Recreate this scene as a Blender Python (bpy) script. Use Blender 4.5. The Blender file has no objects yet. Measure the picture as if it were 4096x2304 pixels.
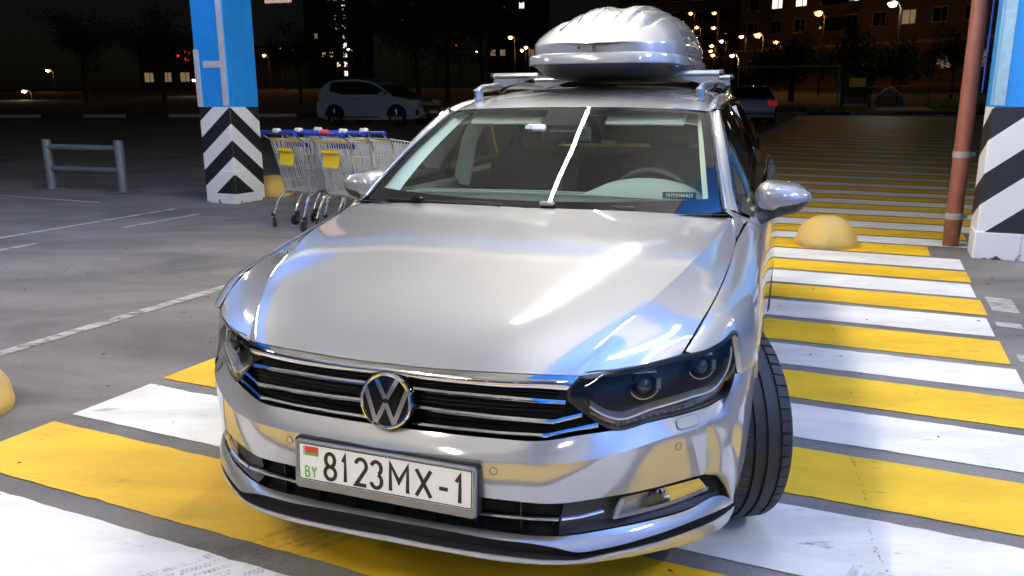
import bpy, math, random
import numpy as np
from mathutils import Matrix, Vector

random.seed(7)
rad = math.radians
SC = bpy.context.scene
COL = SC.collection

# ------------------------------------------------------------------ camera
cam_d = bpy.data.cameras.new("camera")
cam_d.sensor_width = 36.0
cam_d.lens = 3186.8 / 4096 * 36.0
cam_d.clip_start = 0.05
cam_d.clip_end = 1500
cam = bpy.data.objects.new("camera", cam_d)
COL.objects.link(cam)
cam.matrix_world = Matrix.Translation((0, 0, 1.37)) @ Matrix.Rotation(rad(90 - 13.07), 4, 'X') @ Matrix.Rotation(rad(-0.17), 4, 'Z')
SC.camera = cam

# ------------------------------------------------------------------ night sky, moon-weak sun, exposure
world = bpy.data.worlds.new("World")
SC.world = world
world.use_nodes = True
wn = world.node_tree
bg = wn.nodes["Background"]
sky = wn.nodes.new("ShaderNodeTexSky")
sky.sky_type = 'NISHITA'
sky.sun_disc = False
sky.sun_elevation = rad(40.0)
sky.sun_rotation = rad(150)
sky.air_density = 1.4
sky.dust_density = 2.0
wn.links.new(sky.outputs[0], bg.inputs[0])
bg.inputs[1].default_value = 0.00045
sun_d = bpy.data.lights.new("sun", 'SUN')
sun_d.energy = 0.003
sun_d.angle = rad(0.5)
sun_d.color = (0.75, 0.85, 1.0)
sun = bpy.data.objects.new("sun", sun_d)
sun.rotation_euler = (rad(50), 0, rad(30))
COL.objects.link(sun)
SC.view_settings.view_transform = 'Standard'
SC.view_settings.look = 'None'
SC.view_settings.exposure = 0.70
SC.view_settings.gamma = 1.0
SC.view_settings.use_curve_mapping = False
SC.render.engine = 'CYCLES'
SC.cycles.use_denoising = True
SC.cycles.max_bounces = 10
SC.cycles.transparent_max_bounces = 16
SC.cycles.sample_clamp_indirect = 6.0
SC.cycles.caustics_reflective = False
SC.cycles.caustics_refractive = False
SC.cycles.use_light_tree = True

# ------------------------------------------------------------------ materials
MATS = {}
def nd(nt, t, **kw):
    n = nt.nodes.new(t)
    for k, v in kw.items():
        if k in n.inputs:
            n.inputs[k].default_value = v
        else:
            setattr(n, k, v)
    return n

def mat(name, color=(.5, .5, .5), rough=.5, metal=0., coat=0., coat_rough=.03, emit=None, strength=0., spec=.5,
        noise=0., nscale=20., bump=0., bscale=60., alpha_noise=None, detail=6., var=None):
    """Principled material with optional colour mottling and bump."""
    m = bpy.data.materials.new(name)
    m.use_nodes = True
    nt = m.node_tree
    b = nt.nodes["Principled BSDF"]
    b.inputs["Base Color"].default_value = (*color, 1)
    b.inputs["Roughness"].default_value = rough
    b.inputs["Metallic"].default_value = metal
    b.inputs["Coat Weight"].default_value = coat
    b.inputs["Coat Roughness"].default_value = coat_rough
    b.inputs["Specular IOR Level"].default_value = spec
    if emit:
        b.inputs["Emission Color"].default_value = (*emit, 1)
        b.inputs["Emission Strength"].default_value = strength
    if noise or bump:
        tc = nd(nt, "ShaderNodeTexCoord")
    if noise:
        n = nd(nt, "ShaderNodeTexNoise", Scale=nscale, Detail=detail, Roughness=.65)
        nt.links.new(tc.outputs["Object"], n.inputs["Vector"])
        r = nd(nt, "ShaderNodeValToRGB")
        c2 = var if var else tuple(max(0, c * (1 - noise)) for c in color)
        r.color_ramp.elements[0].position = .3
        r.color_ramp.elements[1].position = .7
        r.color_ramp.elements[0].color = (*c2, 1)
        r.color_ramp.elements[1].color = (*color, 1)
        nt.links.new(n.outputs["Fac"], r.inputs[0])
        nt.links.new(r.outputs[0], b.inputs["Base Color"])
    if bump:
        n2 = nd(nt, "ShaderNodeTexNoise", Scale=bscale, Detail=5.)
        nt.links.new(tc.outputs["Object"], n2.inputs["Vector"])
        bp = nd(nt, "ShaderNodeBump", Strength=bump, Distance=.01)
        nt.links.new(n2.outputs["Fac"], bp.inputs["Height"])
        nt.links.new(bp.outputs[0], b.inputs["Normal"])
    MATS[name] = m
    return m

def glass(name, tint=(.8, .9, .86), ior=1.5, rough=0.0):
    """Thin sheet glass: see-through with Fresnel reflection."""
    m = bpy.data.materials.new(name)
    m.use_nodes = True
    nt = m.node_tree
    nt.nodes.remove(nt.nodes["Principled BSDF"])
    out = nt.nodes["Material Output"]
    t = nd(nt, "ShaderNodeBsdfTransparent", Color=(*tint, 1))
    g = nd(nt, "ShaderNodeBsdfGlossy", Color=(1, 1, 1, 1), Roughness=rough)
    f = nd(nt, "ShaderNodeFresnel", IOR=ior)
    ge = nd(nt, "ShaderNodeNewGeometry")          # same reflection from both sides of the sheet
    ma = nd(nt, "ShaderNodeMapRange")
    ma.inputs["To Min"].default_value = ior
    ma.inputs["To Max"].default_value = 1 / ior
    nt.links.new(ge.outputs["Backfacing"], ma.inputs["Value"])
    nt.links.new(ma.outputs[0], f.inputs["IOR"])
    mx = nd(nt, "ShaderNodeMixShader")
    nt.links.new(f.outputs[0], mx.inputs[0])
    nt.links.new(t.outputs[0], mx.inputs[1])
    nt.links.new(g.outputs[0], mx.inputs[2])
    nt.links.new(mx.outputs[0], out.inputs[0])
    MATS[name] = m
    return m

def car_paint(name, col, share, r_wide, r_tight, col2):
    """Silver paint: a wide metal-flake lobe and a tighter one under clear lacquer."""
    m = mat(name, col, r_wide, .80, coat=1.0, coat_rough=.01)
    nt = m.node_tree
    b1 = nt.nodes["Principled BSDF"]
    b2 = nd(nt, "ShaderNodeBsdfPrincipled")
    for k, v in (("Base Color", (*col2, 1)), ("Roughness", r_tight), ("Metallic", 1.0), ("Coat Weight", 1.0), ("Coat Roughness", .01)):
        b2.inputs[k].default_value = v
    b1.inputs["Coat IOR"].default_value = 1.55
    b2.inputs["Coat IOR"].default_value = 1.55
    mx = nd(nt, "ShaderNodeMixShader")
    mx.inputs[0].default_value = share
    nt.links.new(b1.outputs[0], mx.inputs[1])
    nt.links.new(b2.outputs[0], mx.inputs[2])
    nt.links.new(mx.outputs[0], nt.nodes["Material Output"].inputs[0])
car_paint("paint", (.45, .447, .44), .37, .60, .075, (.60, .60, .60))
mat("chrome", (.78, .78, .78), .06, 1.0)
mat("satin_metal", (.62, .63, .64), .28, 1.0)
mat("gloss_black", (.006, .006, .007), .06, 0, spec=.4)
mat("frit", (.005, .005, .006), .015, 0, spec=.35)
mat("black_plastic", (.012, .012, .013), .42)
mat("dark_trim", (.025, .026, .028), .5)
mat("void_black", (.004, .004, .004), .9)
mat("rubber", (.014, .014, .015), .62, bump=.05, bscale=300)
mat("plate_white", (.80, .79, .76), .35)
mat("plate_ink", (.012, .010, .008), .5)
mat("plate_frame", (.20, .205, .21), .3, .3, coat=.3)
mat("flag_red", (.55, .045, .02), .5)
mat("flag_green", (.09, .35, .07), .5)
mat("amber_dull", (.16, .085, .012), .25, coat=.6)
mat("amber", (.55, .19, .01), .2, coat=1)
mat("lamp_white", (.55, .56, .57), .22, coat=.6)
mat("lamp_grey", (.13, .135, .14), .3, .3, coat=.4)
mat("lamp_smoke", (.05, .052, .056), .25, coat=.6)
mat("fog_silver", (.24, .26, .29), .22, .5, coat=.5)
mat("red_lens", (.35, .008, .01), .15, coat=1)
glass("windshield_glass", (.80, .90, .83), 1.48)
glass("side_glass", (.16, .18, .17), 1.52)
glass("lens_glass", (.93, .95, .96), 1.45)
mat("lens_ball", (.012, .013, .015), .05, 0, spec=.6)
mat("fog_amber", (.95, .62, .10), .4, 0, coat=1)
mat("mirror_glass", (.85, .85, .85), .01, 1.0)
mat("trim_light", (.84, .86, .76), .8)
mat("dash_dark", (.045, .05, .047), .65, bump=.1, bscale=400)
mat("dash_mid", (.26, .28, .25), .7)
mat("seat_dark", (.050, .057, .052), .85)
mat("asphalt", (.083, .076, .069), .87)
mat("foot_grey", (.28, .29, .31), .4)
mat("box_base", (.035, .037, .042), .35, coat=.3)
car_paint("box_paint", (.50, .505, .51), .30, .60, .12, (.58, .58, .58))
mat("cord_blue", (.02, .12, .5), .5)
mat("steel_galv", (.42, .44, .46), .33, .9)

# ------------------------------------------------------------------ mesh helpers
def spl(P, n):
    """Catmull-Rom curve through P, n samples evenly spaced along it."""
    P = np.asarray(P, float)
    if len(P) == 2:
        t = np.linspace(0, 1, n)[:, None]
        return P[0] * (1 - t) + P[1] * t
    d = np.maximum(np.linalg.norm(np.diff(P, axis=0), axis=1), 1e-9)
    T = np.concatenate([[0], np.cumsum(d)])
    m = np.zeros_like(P)
    m[1:-1] = ((P[2:] - P[1:-1]) / d[1:, None] * d[:-1, None] + (P[1:-1] - P[:-2]) / d[:-1, None] * d[1:, None]) / (d[1:] + d[:-1])[:, None]
    m[0] = 2 * (P[1] - P[0]) / d[0] - m[1]
    m[-1] = 2 * (P[-1] - P[-2]) / d[-1] - m[-2]
    def ev(t):
        i = np.clip(np.searchsorted(T, t, side='right') - 1, 0, len(P) - 2)
        h = d[i]
        s = ((t - T[i]) / h)[:, None]
        h = h[:, None]
        return ((2*s**3 - 3*s**2 + 1) * P[i] + (s**3 - 2*s**2 + s) * h * m[i] + (-2*s**3 + 3*s**2) * P[i+1] + (s**3 - s**2) * h * m[i+1])
    tt = np.linspace(0, T[-1], max(200, 8 * len(P)))
    Q = ev(tt)
    L = np.concatenate([[0], np.cumsum(np.linalg.norm(np.diff(Q, axis=0), axis=1))])
    return ev(np.interp(np.linspace(0, L[-1], n), L, tt))

def spl_at(P, n):
    """Like spl but even in parameter, for lofting across matching curves."""
    P = np.asarray(P, float)
    if len(P) == 2:
        t = np.linspace(0, 1, n)[:, None]
        return P[0] * (1 - t) + P[1] * t
    k = len(P)
    m = np.zeros_like(P)
    m[1:-1] = (P[2:] - P[:-2]) / 2
    m[0] = 2 * (P[1] - P[0]) - m[1]
    m[-1] = 2 * (P[-1] - P[-2]) - m[-2]
    t = np.linspace(0, k - 1, n)
    i = np.clip(t.astype(int), 0, k - 2)
    s = (t - i)[:, None]
    return (2*s**3 - 3*s**2 + 1) * P[i] + (s**3 - 2*s**2 + s) * m[i] + (-2*s**3 + 3*s**2) * P[i+1] + (s**3 - s**2) * m[i+1]

def loft(curves, nu, nv):
    G = np.array([spl(c, nu) for c in curves])
    return np.stack([spl_at(G[:, j], nv) for j in range(nu)], 1)

class MB:
    """Collects geometry for one mesh object."""
    def __init__(s):
        s.v, s.f, s.m = [], [], []
    def add(s, vs, fs, mi=0):
        o = len(s.v)
        s.v += [tuple(map(float, p)) for p in vs]
        s.f += [tuple(i + o for i in q) for q in fs]
        s.m += [mi] * len(fs)
        return s
    def grid(s, G, flip=False, mi=0, mirror=False, close=False):
        nv, nu = G.shape[:2]
        fs = []
        for i in range(nv - 1):
            for j in range(nu - (0 if close else 1)):
                a, b = i * nu + j, i * nu + (j + 1) % nu
                q = (a, b, b + nu, a + nu)
                fs.append(q[::-1] if flip else q)
        s.add(G.reshape(-1, 3), fs, mi)
        if mirror:
            s.grid(G * np.array([-1, 1, 1]), not flip, mi)
        return s
    def box(s, c, d, rot=None, mi=0, bev=0.):
        x, y, z = (k / 2 for k in d)
        if bev:
            vs, fs = bevel_box(x, y, z, bev)
        else:
            vs = [(a * x, b * y, e * z) for e in (-1, 1) for b in (-1, 1) for a in (-1, 1)]
            fs = [(0, 2, 3, 1), (4, 5, 7, 6), (0, 1, 5, 4), (2, 6, 7, 3), (0, 4, 6, 2), (1, 3, 7, 5)]
        if rot is not None:
            vs = [tuple(rot @ Vector(p)) for p in vs]
        s.add([(p[0] + c[0], p[1] + c[1], p[2] + c[2]) for p in vs], fs, mi)
        return s
    def tube(s, pts, r, n=8, mi=0, cap=True, close=False, flat=None):
        P = np.asarray(pts, float)
        k = len(P)
        R = np.full(k, r) if np.isscalar(r) else np.asarray(r, float)
        T = np.gradient(P, axis=0) if not close else np.roll(P, -1, 0) - np.roll(P, 1, 0)
        T /= np.maximum(np.linalg.norm(T, axis=1), 1e-9)[:, None]
        up = np.array([0, 0, 1.]) if abs(T[0, 2]) < .9 else np.array([1., 0, 0])
        rings = []
        for i in range(k):
            u = up - T[i] * (up @ T[i])
            if np.linalg.norm(u) < 1e-6:
                u = np.array([1., 0, 0]) - T[i] * T[i, 0]
            u /= np.linalg.norm(u)
            up = u
            w = np.cross(T[i], u)
            a = np.arange(n) * 2 * math.pi / n + math.pi / n
            fx, fz = flat if flat else (1, 1)
            rings.append(P[i] + R[i] * (np.cos(a)[:, None] * w * fx + np.sin(a)[:, None] * u * fz))
        G = np.array(rings)
        if close:
            G = np.concatenate([G, G[:1]])
        s.grid(G, mi=mi, close=True)
        if cap and not close:
            o = len(s.v) - k * n
            s.f += [tuple(o + j for j in range(n))[::-1], tuple(o + (k - 1) * n + j for j in range(n))]
            s.m += [mi, mi]
        return s
    def lathe(s, prof, n=32, c=(0, 0, 0), axis='z', mi=0):
        a = np.arange(n) * 2 * math.pi / n
        G = []
        for r, h in prof:
            x, y, z = r * np.cos(a), r * np.sin(a), np.full(n, h)
            if axis == 'x': x, y, z = z, x, y
            elif axis == 'y': x, y, z = y, z, x
            G.append(np.stack([x, y, z], 1) + np.array(c))
        return s.grid(np.array(G), mi=mi, close=True)
    def prism(s, poly, d, mi=0):
        """Extrude a 3D polygon (list of points) along vector d."""
        n = len(poly)
        P = [tuple(p) for p in poly]
        Q = [tuple(np.array(p) + np.array(d)) for p in poly]
        s.add(P + Q, [tuple(range(n))[::-1], tuple(range(n, 2 * n))] + [(i, (i + 1) % n, n + (i + 1) % n, n + i) for i in range(n)], mi)
        return s
    def mesh(s, name, mats, smooth=True, sharp=30, merge=False):
        me = bpy.data.meshes.new(name)
        me.from_pydata(s.v, [], s.f)
        for m in (mats if isinstance(mats, (list, tuple)) else [mats]):
            me.materials.append(MATS[m] if isinstance(m, str) else m)
        me.polygons.foreach_set("material_index", s.m)
        if merge:
            import bmesh
            bm = bmesh.new()
            bm.from_mesh(me)
            bmesh.ops.remove_doubles(bm, verts=bm.verts, dist=2e-5)
            bm.to_mesh(me)
            bm.free()
        if smooth:
            me.polygons.foreach_set("use_smooth", [True] * len(me.polygons))
            if sharp:
                me.set_sharp_from_angle(angle=rad(sharp))
        me.validate()
        me.update()
        return me
    def obj(s, name, mats, parent=None, smooth=True, sharp=30, merge=False):
        return link(name, s.mesh(name, mats, smooth, sharp, merge), parent)

def bevel_box(x, y, z, b):
    b = min(b, x * .9, y * .9, z * .9)
    vs, idx = [], {}
    def V(p):
        if p not in idx:
            idx[p] = len(vs)
            vs.append(p)
        return idx[p]
    fs = []
    for sx in (-1, 1):
        fs.append([V((sx * x, a * (y - b), c * (z - b))) for a, c in ((-1, -1), (1, -1), (1, 1), (-1, 1))][::sx])
    for sy in (-1, 1):
        fs.append([V((a * (x - b), sy * y, c * (z - b))) for a, c in ((-1, -1), (1, -1), (1, 1), (-1, 1))][::-sy])
    for sz in (-1, 1):
        fs.append([V((a * (x - b), c * (y - b), sz * z)) for a, c in ((-1, -1), (1, -1), (1, 1), (-1, 1))][::sz])
    for sx in (-1, 1):
        for sy in (-1, 1):
            q = [V((sx * x, sy * (y - b), -(z - b))), V((sx * (x - b), sy * y, -(z - b))), V((sx * (x - b), sy * y, z - b)), V((sx * x, sy * (y - b), z - b))]
            fs.append(q[::sx * sy])
        for sz in (-1, 1):
            q = [V((sx * x, -(y - b), sz * (z - b))), V((sx * x, y - b, sz * (z - b))), V((sx * (x - b), y - b, sz * z)), V((sx * (x - b), -(y - b), sz * z))]
            fs.append(q[::sx * sz])
    for sy in (-1, 1):
        for sz in (-1, 1):
            q = [V((-(x - b), sy * y, sz * (z - b))), V((-(x - b), sy * (y - b), sz * z)), V((x - b, sy * (y - b), sz * z)), V((x - b, sy * y, sz * (z - b)))]
            fs.append(q[::sy * sz])
    for sx in (-1, 1):
        for sy in (-1, 1):
            for sz in (-1, 1):
                q = [V((sx * x, sy * (y - b), sz * (z - b))), V((sx * (x - b), sy * y, sz * (z - b))), V((sx * (x - b), sy * (y - b), sz * z))]
                fs.append(q[::sx * sy * sz])
    return vs, fs

def link(name, data, parent=None):
    o = bpy.data.objects.new(name, data)
    COL.objects.link(o)
    if parent is not None:
        o.parent = parent
    return o
def tag(o, label=None, cat=None, group=None, kind=None):
    for k, v in (("label", label), ("category", cat), ("group", group), ("kind", kind)):
        if v:
            o[k] = v
    return o
def thing(name, label, cat, loc=(0, 0, 0), rz=0., group=None):
    o = link(name, None)
    o.location = loc
    o.rotation_euler = (0, 0, rz)
    return tag(o, label, cat, group)
def copy_tree(o, parent=None):
    c = o.copy()
    COL.objects.link(c)
    c.parent = parent
    for ch in list(o.children):
        copy_tree(ch, c)
    return c
def arc(cx, cy, rx, ry, a0, a1, n=18):
    return [(cx + rx * math.cos(rad(a0 + (a1 - a0) * k / n)), cy + ry * math.sin(rad(a0 + (a1 - a0) * k / n))) for k in range(n + 1)]
GLYPH = {   # strokes in a box 1 wide and 1.9 tall
    '0': [arc(.5, .95, .5, .95, 0, 360, 32)],
    '1': [[(.18, 1.45), (.62, 1.9), (.62, 0)]],
    '2': [arc(.5, 1.40, .5, .5, 165, -28, 18) + [(.0, .0), (1.0, 0)]],
    '3': [arc(.48, 1.43, .47, .47, 160, -62, 18), arc(.48, .5, .52, .5, 72, -165, 22)],
    '4': [[(.75, 0), (.75, 1.9), (0, .55), (1.0, .55)]],
    '7': [[(0, 1.9), (1, 1.9), (.35, 0)]],
    '8': [arc(.5, 1.42, .42, .48, -90, 270, 28), arc(.5, .47, .5, .47, 90, 450, 28)],
    '9': [arc(.5, 1.35, .48, .55, 0, 360, 28), [(.98, 1.30), (.9, .8), (.45, 0)]],
    'M': [[(0, 0), (0, 1.9), (.62, .72), (1.24, 1.9), (1.24, 0)]],
    'X': [[(0, 0), (1.05, 1.9)], [(0, 1.9), (1.05, 0)]],
    '-': [[(0, .80), (.62, .80)]],
    'B': [[(0, 0), (0, 1.9), (.45, 1.9)] + arc(.45, 1.45, .42, .45, 90, -90, 12) + [(0, 1.0)], [(.1, 1.0), (.5, 1.0)] + arc(.5, .5, .48, .5, 90, -90, 12) + [(.0, 0)]],
    'Y': [[(0, 1.9), (.5, .9), (.5, 0)], [(1.0, 1.9), (.5, .9)]],
}
def ribbon(mb, path, w, z, th):
    """Flat mitred stroke of width w along a plane path."""
    P = np.array(path, float)
    P = P[np.concatenate([[True], np.linalg.norm(np.diff(P, axis=0), axis=1) > 1e-7])]
    closed = np.linalg.norm(P[0] - P[-1]) < 1e-6
    if closed: P = P[:-1]
    n = len(P)
    L, R = [], []
    for i in range(n):
        a = P[i] - P[i - 1] if (i > 0 or closed) else P[1] - P[0]
        b = P[(i + 1) % n] - P[i] if (i < n - 1 or closed) else P[-1] - P[-2]
        a, b = a / np.linalg.norm(a), b / np.linalg.norm(b)
        na, nb = np.array([-a[1], a[0]]), np.array([-b[1], b[0]])
        m = na + nb
        m /= np.linalg.norm(m)
        k = min(w / 2 / max(.25, m @ na), w * 1.25)
        L.append(P[i] + m * k); R.append(P[i] - m * k)
    vs = [(*p, z + th) for p in L] + [(*p, z + th) for p in R] + [(*p, z) for p in L] + [(*p, z) for p in R]
    fs = []
    for i in range(n if closed else n - 1):
        j = (i + 1) % n
        fs += [(i, n + i, n + j, j), (i, j, 2 * n + j, 2 * n + i), (n + j, n + i, 3 * n + i, 3 * n + j)]
    mb.add(vs, fs)
def glyphs(name, items, w, mt, parent, z=0., th=.0008):
    """items: (character, left x, baseline y, width scale, height)."""
    mb = MB()
    for ch_, x, y, sx, h in items:
        for k, p in enumerate(GLYPH[ch_]):
            ribbon(mb, [(x + a * sx, y + b * h / 1.9) for a, b in p], w, z + .00015 * k, th)
    return mb.obj(name, mt, parent, smooth=False)

# ------------------------------------------------------------------ site axes: e1 runs up the crossing, e2 along its stripes
A0 = rad(65.8)
E1 = np.array([math.cos(A0), math.sin(A0)])
E2 = np.array([math.sin(A0), -math.cos(A0)])
RZ = A0 - math.pi / 2          # rotation that turns local x into e2 and local y into e1
SLOPE = .034
def gz(Y):
    a = min(max(Y, 10), 16) - 10
    return SLOPE * a * a / 12 + SLOPE * min(max(Y - 16, 0), 94)
def st(s, t):
    return s * E2 + t * E1

# ================================================================== THE SETTING
def ground_material():
    m = MATS["asphalt"]
    nt = m.node_tree
    b = nt.nodes["Principled BSDF"]
    tc = nd(nt, "ShaderNodeTexCoord")
    mp = nd(nt, "ShaderNodeMapping")
    mp.inputs["Rotation"].default_value = (0, 0, -RZ)
    mp.inputs["Scale"].default_value = (.45, 1.1, 1)
    nt.links.new(tc.outputs["Object"], mp.inputs[0])
    n1 = nd(nt, "ShaderNodeTexNoise", Scale=1.3, Detail=8., Roughness=.62, Distortion=.6)
    nt.links.new(mp.outputs[0], n1.inputs["Vector"])
    r1 = nd(nt, "ShaderNodeValToRGB")
    e = r1.color_ramp.elements
    e[0].position, e[0].color = .33, (.105, .096, .086, 1)
    e[1].position, e[1].color = .68, (.235, .213, .187, 1)
    nt.links.new(n1.outputs["Fac"], r1.inputs[0])
    n2 = nd(nt, "ShaderNodeTexNoise", Scale=95., Detail=4., Roughness=.7)
    nt.links.new(tc.outputs["Object"], n2.inputs["Vector"])
    mx = nd(nt, "ShaderNodeMixRGB", blend_type='OVERLAY')
    mx.inputs[0].default_value = .55
    nt.links.new(r1.outputs[0], mx.inputs[1])
    nt.links.new(n2.outputs["Fac"], mx.inputs[2])
    nt.links.new(mx.outputs[0], b.inputs["Base Color"])
    bp = nd(nt, "ShaderNodeBump", Strength=.35, Distance=.006)
    nt.links.new(n2.outputs["Fac"], bp.inputs["Height"])
    nt.links.new(bp.outputs[0], b.inputs["Normal"])

def paint_material(name, col, worn, amount):
    """Road paint: slightly mottled, with pinholes and scuffs where the asphalt shows."""
    m = mat(name, col, .55)
    nt = m.node_tree
    b = nt.nodes["Principled BSDF"]
    tc = nd(nt, "ShaderNodeTexCoord")
    mp = nd(nt, "ShaderNodeMapping")
    mp.inputs["Rotation"].default_value = (0, 0, -RZ)
    mp.inputs["Scale"].default_value = (.5, 1.6, 1)
    nt.links.new(tc.outputs["Object"], mp.inputs[0])
    n1 = nd(nt, "ShaderNodeTexNoise", Scale=2.2, Detail=9., Roughness=.68)
    nt.links.new(mp.outputs[0], n1.inputs["Vector"])
    r1 = nd(nt, "ShaderNodeValToRGB")
    e = r1.color_ramp.elements
    e[0].position, e[0].color = .30, (*[c * .70 for c in col], 1)
    e[1].position, e[1].color = .58, (*col, 1)
    nt.links.new(n1.outputs["Fac"], r1.inputs[0])
    n2 = nd(nt, "ShaderNodeTexNoise", Scale=7., Detail=10., Roughness=.72)
    nt.links.new(mp.outputs[0], n2.inputs["Vector"])
    r2 = nd(nt, "ShaderNodeValToRGB")
    r2.color_ramp.elements[0].position = .27 + amount
    r2.color_ramp.elements[1].position = .35 + amount
    r2.color_ramp.elements[0].color = (1, 1, 1, 1)
    r2.color_ramp.elements[1].color = (0, 0, 0, 1)
    nt.links.new(n2.outputs["Fac"], r2.inputs[0])
    mx = nd(nt, "ShaderNodeMixRGB")
    mx.inputs[2].default_value = (*worn, 1)
    nt.links.new(r2.outputs[0], mx.inputs[0])
    nt.links.new(r1.outputs[0], mx.inputs[1])
    nt.links.new(mx.outputs[0], b.inputs["Base Color"])
    n3 = nd(nt, "ShaderNodeTexNoise", Scale=130., Detail=4.)
    nt.links.new(tc.outputs["Object"], n3.inputs["Vector"])
    bp = nd(nt, "ShaderNodeBump", Strength=.22, Distance=.006)
    nt.links.new(n3.outputs["Fac"], bp.inputs["Height"])
    nt.links.new(bp.outputs[0], b.inputs["Normal"])
    return m

ground_material()
paint_material("paint_white", (.82, .81, .78), (.30, .29, .27), .045)
paint_material("paint_yellow", (.84, .50, .016), (.38, .24, .03), .045)
paint_material("paint_faded", (.50, .48, .43), (.11, .10, .09), .16)

ys = [-60, -20, 0, 6, 8] + [8 + .5 * i for i in range(1, 18)] + [18, 22, 30, 40, 60, 85, 109, 111, 160, 700]
G = np.array([[(x, y, gz(y)) for x in (-300, -60, -20, 0, 20, 60, 300)] for y in ys])
ground = MB().grid(G).obj("ground", "asphalt", sharp=0)
tag(ground, "grey worn asphalt of the car park", "ground", kind="structure")

def strip(name, corners, mt, parent, dz=.004, n=10, rag=0.):
    """Painted sheet between two long edges a0-a1 and b0-b1, lying on the ground."""
    a0, a1, b0, b1 = (np.array(c, float) for c in corners)
    rows = []
    for k in range(n + 1):
        f = k / n
        pa, pb = a0 * (1 - f) + a1 * f, b0 * (1 - f) + b1 * f
        if rag:
            pa = pa + E1 * (random.gauss(0, rag) + rag * .5 * math.sin(f * 9 + a0[0] * 7)); pb = pb + E1 * (random.gauss(0, rag) + rag * .5 * math.sin(f * 11 + b0[0] * 5))
        rows.append([(pa[0], pa[1], gz(pa[1]) + dz), (pb[0], pb[1], gz(pb[1]) + dz)])
    return MB().grid(np.array(rows), flip=True).obj(name, mt, parent, sharp=0)

# --- crossing: alternating white and yellow bars, (near edge, far edge) along e1
bars = [(-.30, .14), (.24, .64), (.74, 1.13), (1.22, 1.656), (1.754, 2.182), (2.272, 2.708), (2.797, 3.217), (3.325, 3.721), (3.806, 4.214), (4.319, 4.695), (4.779, 5.247), (5.342, 5.798),
        (5.888, 6.335), (6.411, 6.877), (6.956, 7.39), (7.475, 7.976), (8.041, 8.58), (8.65, 9.06), (9.13, 9.60)]
t = 9.66
while t < 39.0:
    bars.append((t, t + .50))
    t += .565
# index parity: bar (1.22,1.656) is white? -> near-left white bar is the one below the yellow (1.754,2.182)
for i, (ta, tb) in enumerate(bars):
    white = (i % 2 == 1)
    sr = .77 + random.uniform(-.012, .012) + (.16 if ta > 8.6 else 0) - (.22 if 8.0 < ta < 8.6 else 0) + (2.6 if ta > 9.4 else 0)
    sl = -3.22 + random.uniform(-.015, .015)
    strip("stripe", (st(sl, ta), st(sr, ta), st(sl, tb), st(sr, tb)), "paint_white" if white else "paint_yellow", ground, n=70 if ta < 10 else 12, rag=.0022)

# --- thin parking-bay lines on the left, each with its own worn ends
def bay_line(p, q, w, mt="paint_faded"):
    p, q = np.array(p), np.array(q)
    d = (q - p) / np.linalg.norm(q - p)
    nrm = np.array([-d[1], d[0]]) * w / 2
    strip("bay_line", (p - nrm, q - nrm, p + nrm, q + nrm), mt, ground, n=4)
bay_line((-7.0, 3.9), (-4.507, 10.66), .085) if False else None
bay_line((-6.45, 5.42), (-4.507, 10.66), .09, "paint_faded")
bay_line((-5.95, 4.85), (-4.80, 7.95), .09)
bay_line((-4.42, 8.98), (-3.986, 10.143), .09)
bay_line((-2.90, 4.26), (-1.55, 7.55), .10)
bay_line((-9.6, 12.98), (-5.87, 11.33), .08)
bay_line((-8.5, 9.35), (-7.53, 11.98), .08)
# old grey patches beside the crossing's outer edge
for s0, t0, a, b in ((.82, 6.05, .16, .42), (.80, 5.62, .14, .12), (.82, 4.55, .17, .22), (.82, 4.86, .15, .14), (.80, 4.05, .06, .05)):
    strip("paint_patch", (st(s0, t0), st(s0 + a, t0 - .03), st(s0, t0 + b), st(s0 + a, t0 + b - .02)), "paint_faded", ground, n=2)

# --- dusty tyre prints (thin film of dirt over the paint)
def film(name, col, cover):
    m = bpy.data.materials.new(name)
    m.use_nodes = True
    nt = m.node_tree
    b = nt.nodes["Principled BSDF"]
    b.inputs["Base Color"].default_value = (*col, 1)
    b.inputs["Roughness"].default_value = .9
    tc = nd(nt, "ShaderNodeTexCoord")
    n = nd(nt, "ShaderNodeTexNoise", Scale=26., Detail=6., Roughness=.7)
    nt.links.new(tc.outputs["Object"], n.inputs["Vector"])
    r = nd(nt, "ShaderNodeValToRGB")
    r.color_ramp.elements[0].position = .40
    r.color_ramp.elements[1].position = .72
    r.color_ramp.elements[1].color = (cover, cover, cover, 1)
    nt.links.new(n.outputs["Fac"], r.inputs[0])
    nt.links.new(r.outputs[0], b.inputs["Alpha"])
    MATS[name] = m
film("tyre_dust", (.12, .11, .09), .55)

def tyre_print(path, width):
    P = spl(path, 60)
    T = np.gradient(P, axis=0)
    T /= np.linalg.norm(T, axis=1)[:, None]
    N = np.stack([-T[:, 1], T[:, 0]], 1)
    mb = MB()
    for row, (off, w, slant) in enumerate(((-.42, .16, .5), (-.2, .14, -.3), (0, .10, .0), (.2, .14, .3), (.42, .16, -.5))):
        for i in range(0, 58, 1):
            if random.random() < .12:
                continue
            a, b = P[i] + N[i] * off * width, P[i] * .25 + P[i + 1] * .75 + N[i] * off * width
            h = N[i] * w * width / 2
            sl = T[i] * slant * .012
            q = [a - h - sl, b - h - sl, b + h + sl, a + h + sl]
            mb.add([(p[0], p[1], gz(p[1]) + .0085) for p in q], [(0, 1, 2, 3)])
    o = mb.obj("tyre_print", "tyre_dust", ground, smooth=False)
    o["kind"] = "stuff"
tyre_print([(-1.42, 1.75), (-1.05, 2.03), (-.78, 2.22)], .20)
tyre_print([(-.80, 2.215), (-.62, 2.36), (-.42, 2.52)], .20)
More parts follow.
